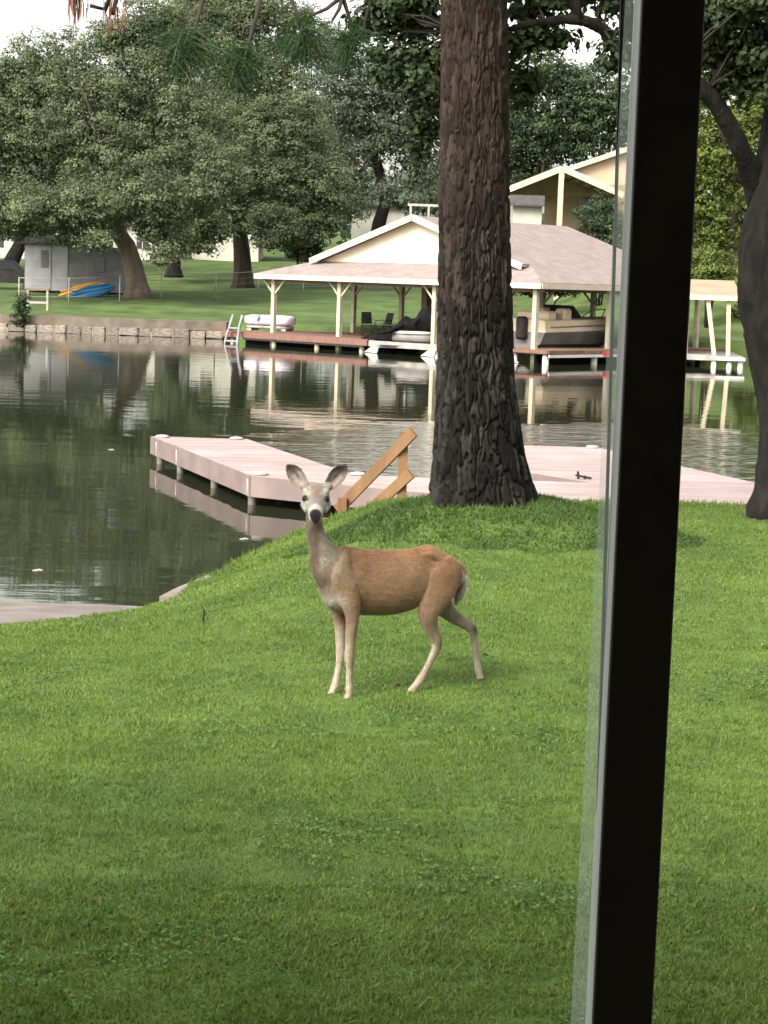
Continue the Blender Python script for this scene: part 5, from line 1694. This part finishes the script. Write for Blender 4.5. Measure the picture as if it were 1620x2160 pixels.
# small gate frame by the seawall
gp = at(95, 668, 87)
gt = thing('wooden_stand', 'small pale wooden stand at the seawall below the trailer door', 'stand', (gp.x, gp.y, fg(gp.x, gp.y)))
for dx in (-.8, 0.1):
    MB().beam((dx, 0, -.1), (dx, 0, 1.0), .09, .09).build('leg', M['greywood'], gt)
MB().beam((-.85, 0, .96), (.15, 0, .96), .14, .07).build('top_rail', M['soffit'], gt)
MB().beam((-.8, 0, .35), (.1, 0, .35), .05, .10).build('cross_rail', M['greywood'], gt)
# water-edge weed
wp = at(42, 688, 82.4)
t = thing('waterside_bush', 'dark weedy bush growing out of the seawall', 'shrub', (wp.x, wp.y, .0))
P, N, S, T, cc = crown_cloud([((0, 0, .6), (.45, .4, .7)), ((.1, 0, 1.2), (.3, .3, .4))], 900, .22, .10, 30)
leaf_quads('foliage', P, N, S, M['leaf_dark'], T, t)
MB().tube([(0, 0, -.2), (.03, 0, .6), (.1, 0, 1.3)], [.04, .03, .01], 6).build('stem', M['twig'], t)
# houses beyond the trees
def far_house(px0, px1, pyb, pyt, Y, wallm, lab, wins):
    a, b_ = at(px0, pyb, Y), at(px1, pyb, Y)
    zb = fg((a.x + b_.x) / 2, Y) - .3
    o = thing('far_house', lab, 'house', ((a.x + b_.x) / 2, Y, zb), 0, 'pale houses beyond the far lawn')
    w = b_.x - a.x
    h_ = at(px0, pyt, Y).z - zb
    MB().box((0, 3, h_ / 2), (w, 6, h_)).build('wall', M[wallm], o)
    MB().slab([(-w / 2 - .4, -.5, h_), (w / 2 + .4, -.5, h_), (w / 2 + .4, 3, h_ + 1.2), (-w / 2 - .4, 3, h_ + 1.2)], .12).build('roof', M['roof_dark'], o)
    MB().slab([(-w / 2 - .4, 6.5, h_), (w / 2 + .4, 6.5, h_), (w / 2 + .4, 3.002, h_ + 1.2), (-w / 2 - .4, 3.002, h_ + 1.2)], .12).build('roof', M['roof_dark'], o)
    for fx_ in wins:
        wn_ = MB().box((fx_ * w, -.02, h_ * .58), (.9, .06, 1.1)).build('window', M['dark_glass'], o)
        MB().box((fx_ * w, -.06, h_ * .58), (.05, .05, 1.1)).box((fx_ * w, -.055, h_ * .58), (.9, .04, .05)).build('muntin', M['hull_white'], wn_)
    return o
far_house(405, 545, 540, 440, 150, 'white_house', 'white house seen between the oak trunks', (-.25, .22))
far_house(-40, 130, 560, 470, 140, 'white_house', 'white house seen above the trailer roof', (-.3, .1, .35))
far_house(180, 330, 555, 470, 146, 'white_house', 'cream house behind the pale oak trunk', (-.2, .3))
far_house(740, 850, 520, 430, 160, 'white_house', 'white house peeking out behind the leaning tree', (.0,))
far_house(1080, 1140, 520, 430, 118, 'white_house', 'small white cottage glimpsed beside the porch', (.1,))
# white pergola rails behind the ridge
pg = at(870, 520, 128)
pr = thing('pergola', 'white pergola frame above the boathouse ridge', 'pergola', (pg.x, pg.y, fg(pg.x, pg.y) - .2))
zp = at(870, 432, 128).z - pr.location.z
for dx in (-.2, 1.0, 1.9):
    MB().beam((dx, 0, 0), (dx, 0, zp), .14, .14).build('post', M['white_house'], pr)
MB().beam((-.4, 0, zp), (2.2, 0, zp), .12, .16).build('top_beam', M['white_house'], pr)

# ------------------------------------------------------------------ the house we look out of: room, wall, black sliding window
hz0 = float(gz(0, 1.5))
home = thing('house', 'stucco house with a black framed sliding window facing the lawn', 'house', (0, 1.2, hz0))
FLZ, CEZ = 1.28 - hz0, 3.72 - hz0
xl, xr, zt_ = -2.2, 2.6, 3.50 - hz0
wt = .16
MB().box(((-5 + xl) / 2, 0, (CEZ + .25) / 2 - .2), (xl + 5, wt, CEZ + .65)).build('wall', M['stucco'], home)
MB().box(((6 + xr) / 2, 0, (CEZ + .25) / 2 - .2), (6 - xr, wt, CEZ + .65)).build('wall', M['stucco'], home)
MB().box(((xl + xr) / 2, -.125, (zt_ + CEZ + .25) / 2), (xr - xl - .004, wt, CEZ + .25 - zt_)).build('wall', M['stucco'], home)
MB().box(((xl + xr) / 2, -.125, FLZ / 2 - .21), (xr - xl - .004, wt, FLZ + .38)).build('wall', M['stucco'], home)
MB().box((.5, -2.4, FLZ - .08), (11, 4.6, .12)).build('room_floor', M['floor'], home)
MB().box((.5, -2.4, CEZ + .08), (11, 4.6, .12)).build('room_ceiling', M['ceiling'], home)
for xx in (-5.0, 6.0):
    MB().box((xx, -2.4, (CEZ + FLZ) / 2), (.12, 4.6, CEZ - FLZ + .4)).build('side_wall', M['ceiling'], home)
MB().box((.5, -4.75, (CEZ + FLZ) / 2), (11.1, .12, CEZ - FLZ + .4)).build('back_wall', M['ceiling'], home)
MB().slab([(-10, .6, CEZ + 1.75), (11, .6, CEZ + 1.75), (11, -2.4, CEZ + 2.9), (-10, -2.4, CEZ + 2.9)], .12).build('roof', M['roof_dark'], home)
MB().slab([(-10, -6.0, CEZ + 1.75), (11, -6.0, CEZ + 1.75), (11, -2.402, CEZ + 2.9), (-10, -2.402, CEZ + 2.9)], .12).build('roof', M['roof_dark'], home)
MB().box((.5, -2.38, CEZ + 1.02), (20, 4.80, 1.52)).build('shade_storey', M['stucco'], home)  # unseen storey, added and sized to darken the near lawn
for xx, w_ in ((-7.25, 4.5), (8.0, 4.0)):
    MB().box((xx, -2.3, CEZ / 2), (w_, 4.7, CEZ + .5)).build('shade_wing', M['stucco'], home)  # out-of-view wings, added so the house blocks more sky
win = MB()
for xx in (xl + .03, xr - .03):
    win.box((xx, -.03, (FLZ + zt_) / 2), (.06, .09, zt_ - FLZ))
win.box(((xl + xr) / 2, -.01, zt_ - .03), (xr - xl - .12, .085, .06))
win.box(((xl + xr) / 2, -.01, FLZ + .03), (xr - xl - .12, .085, .06))
wf = win.build('window_frame', M['frame'], home)
ho = Vector((0, 1.2, hz0))
Ym = 1.16
ctr = at(1367.5, 1080, Ym) - ho
lft = at(1303, 1080, Ym) - ho
rgt = at(1432, 1080, Ym) - ho
sl = at(1280.5, 1080, Ym + .012) - ho
bw = rgt.x - lft.x
MB().box((ctr.x, Ym - 1.2 + .004, (FLZ + zt_) / 2), (bw, .008, zt_ - FLZ - .12), 0, .0008).build('mullion', M['frame'], wf)
MB().box((ctr.x + .0008, Ym - 1.2 + .008 + .0235, (FLZ + zt_) / 2), (bw - .0016, .047, zt_ - FLZ - .124)).build('mullion_body', M['strip'], wf)
# the outer sash edge sits deeper and hangs slightly out of true, so it crosses behind the strip
ga_, gb_ = at(1311, 40, Ym + .05) - ho, at(1282, 1000, Ym + .05) - ho
gd = (gb_ - ga_)
g0, g1 = ga_ - gd * 1.2, ga_ + gd * 2.6
g0.y = g1.y = Ym + .05 - 1.2
MB().beam(g1, g0, .0018, .004, (0, 1, 0)).build('sash_gasket', M['gasket'], wf)
gm, gnt, gb = new_mat('window_glass')
gN = gnt.nodes
trn = gN.new('ShaderNodeBsdfTransparent')
trn.inputs[0].default_value = (.965, .985, .975, 1)
gls = gN.new('ShaderNodeBsdfGlossy')
gls.inputs['Roughness'].default_value = .02
lw = gN.new('ShaderNodeMixShader')
lw.inputs[0].default_value = .025
gnt.links.new(trn.outputs[0], lw.inputs[1])
gnt.links.new(gls.outputs[0], lw.inputs[2])
gnt.links.new(lw.outputs[0], gN['Material Output'].inputs['Surface'])
M['glass'] = gm
gl_ = np.array([[xl + .05, .012, FLZ + .05], [lft.x + .002, .012, FLZ + .05], [lft.x + .002, .012, zt_ - .05], [xl + .05, .012, zt_ - .05]])
link('pane', np_mesh('pane', gl_, [[0, 1, 2, 3]]), M['glass'], wf)
# pale veil standing in for a reflection near the pane's edge
fm, fnt, fb = new_mat('painted_reflection')
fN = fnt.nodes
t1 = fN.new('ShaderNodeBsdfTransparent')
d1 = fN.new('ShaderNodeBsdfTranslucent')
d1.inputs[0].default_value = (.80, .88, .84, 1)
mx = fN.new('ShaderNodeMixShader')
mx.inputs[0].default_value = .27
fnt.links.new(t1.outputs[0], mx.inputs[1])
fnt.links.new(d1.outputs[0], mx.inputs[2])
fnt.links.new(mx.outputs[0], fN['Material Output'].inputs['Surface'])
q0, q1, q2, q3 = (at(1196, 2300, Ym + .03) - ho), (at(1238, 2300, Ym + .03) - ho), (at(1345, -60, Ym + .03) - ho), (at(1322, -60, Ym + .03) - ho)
fme = np_mesh('reflection_band', np.array([[p.x, Ym + .03 - 1.2, p.z] for p in (q0, q1, q2, q3)]), [[0, 1, 2, 3]])
link('reflection_strip', fme, fm, wf)
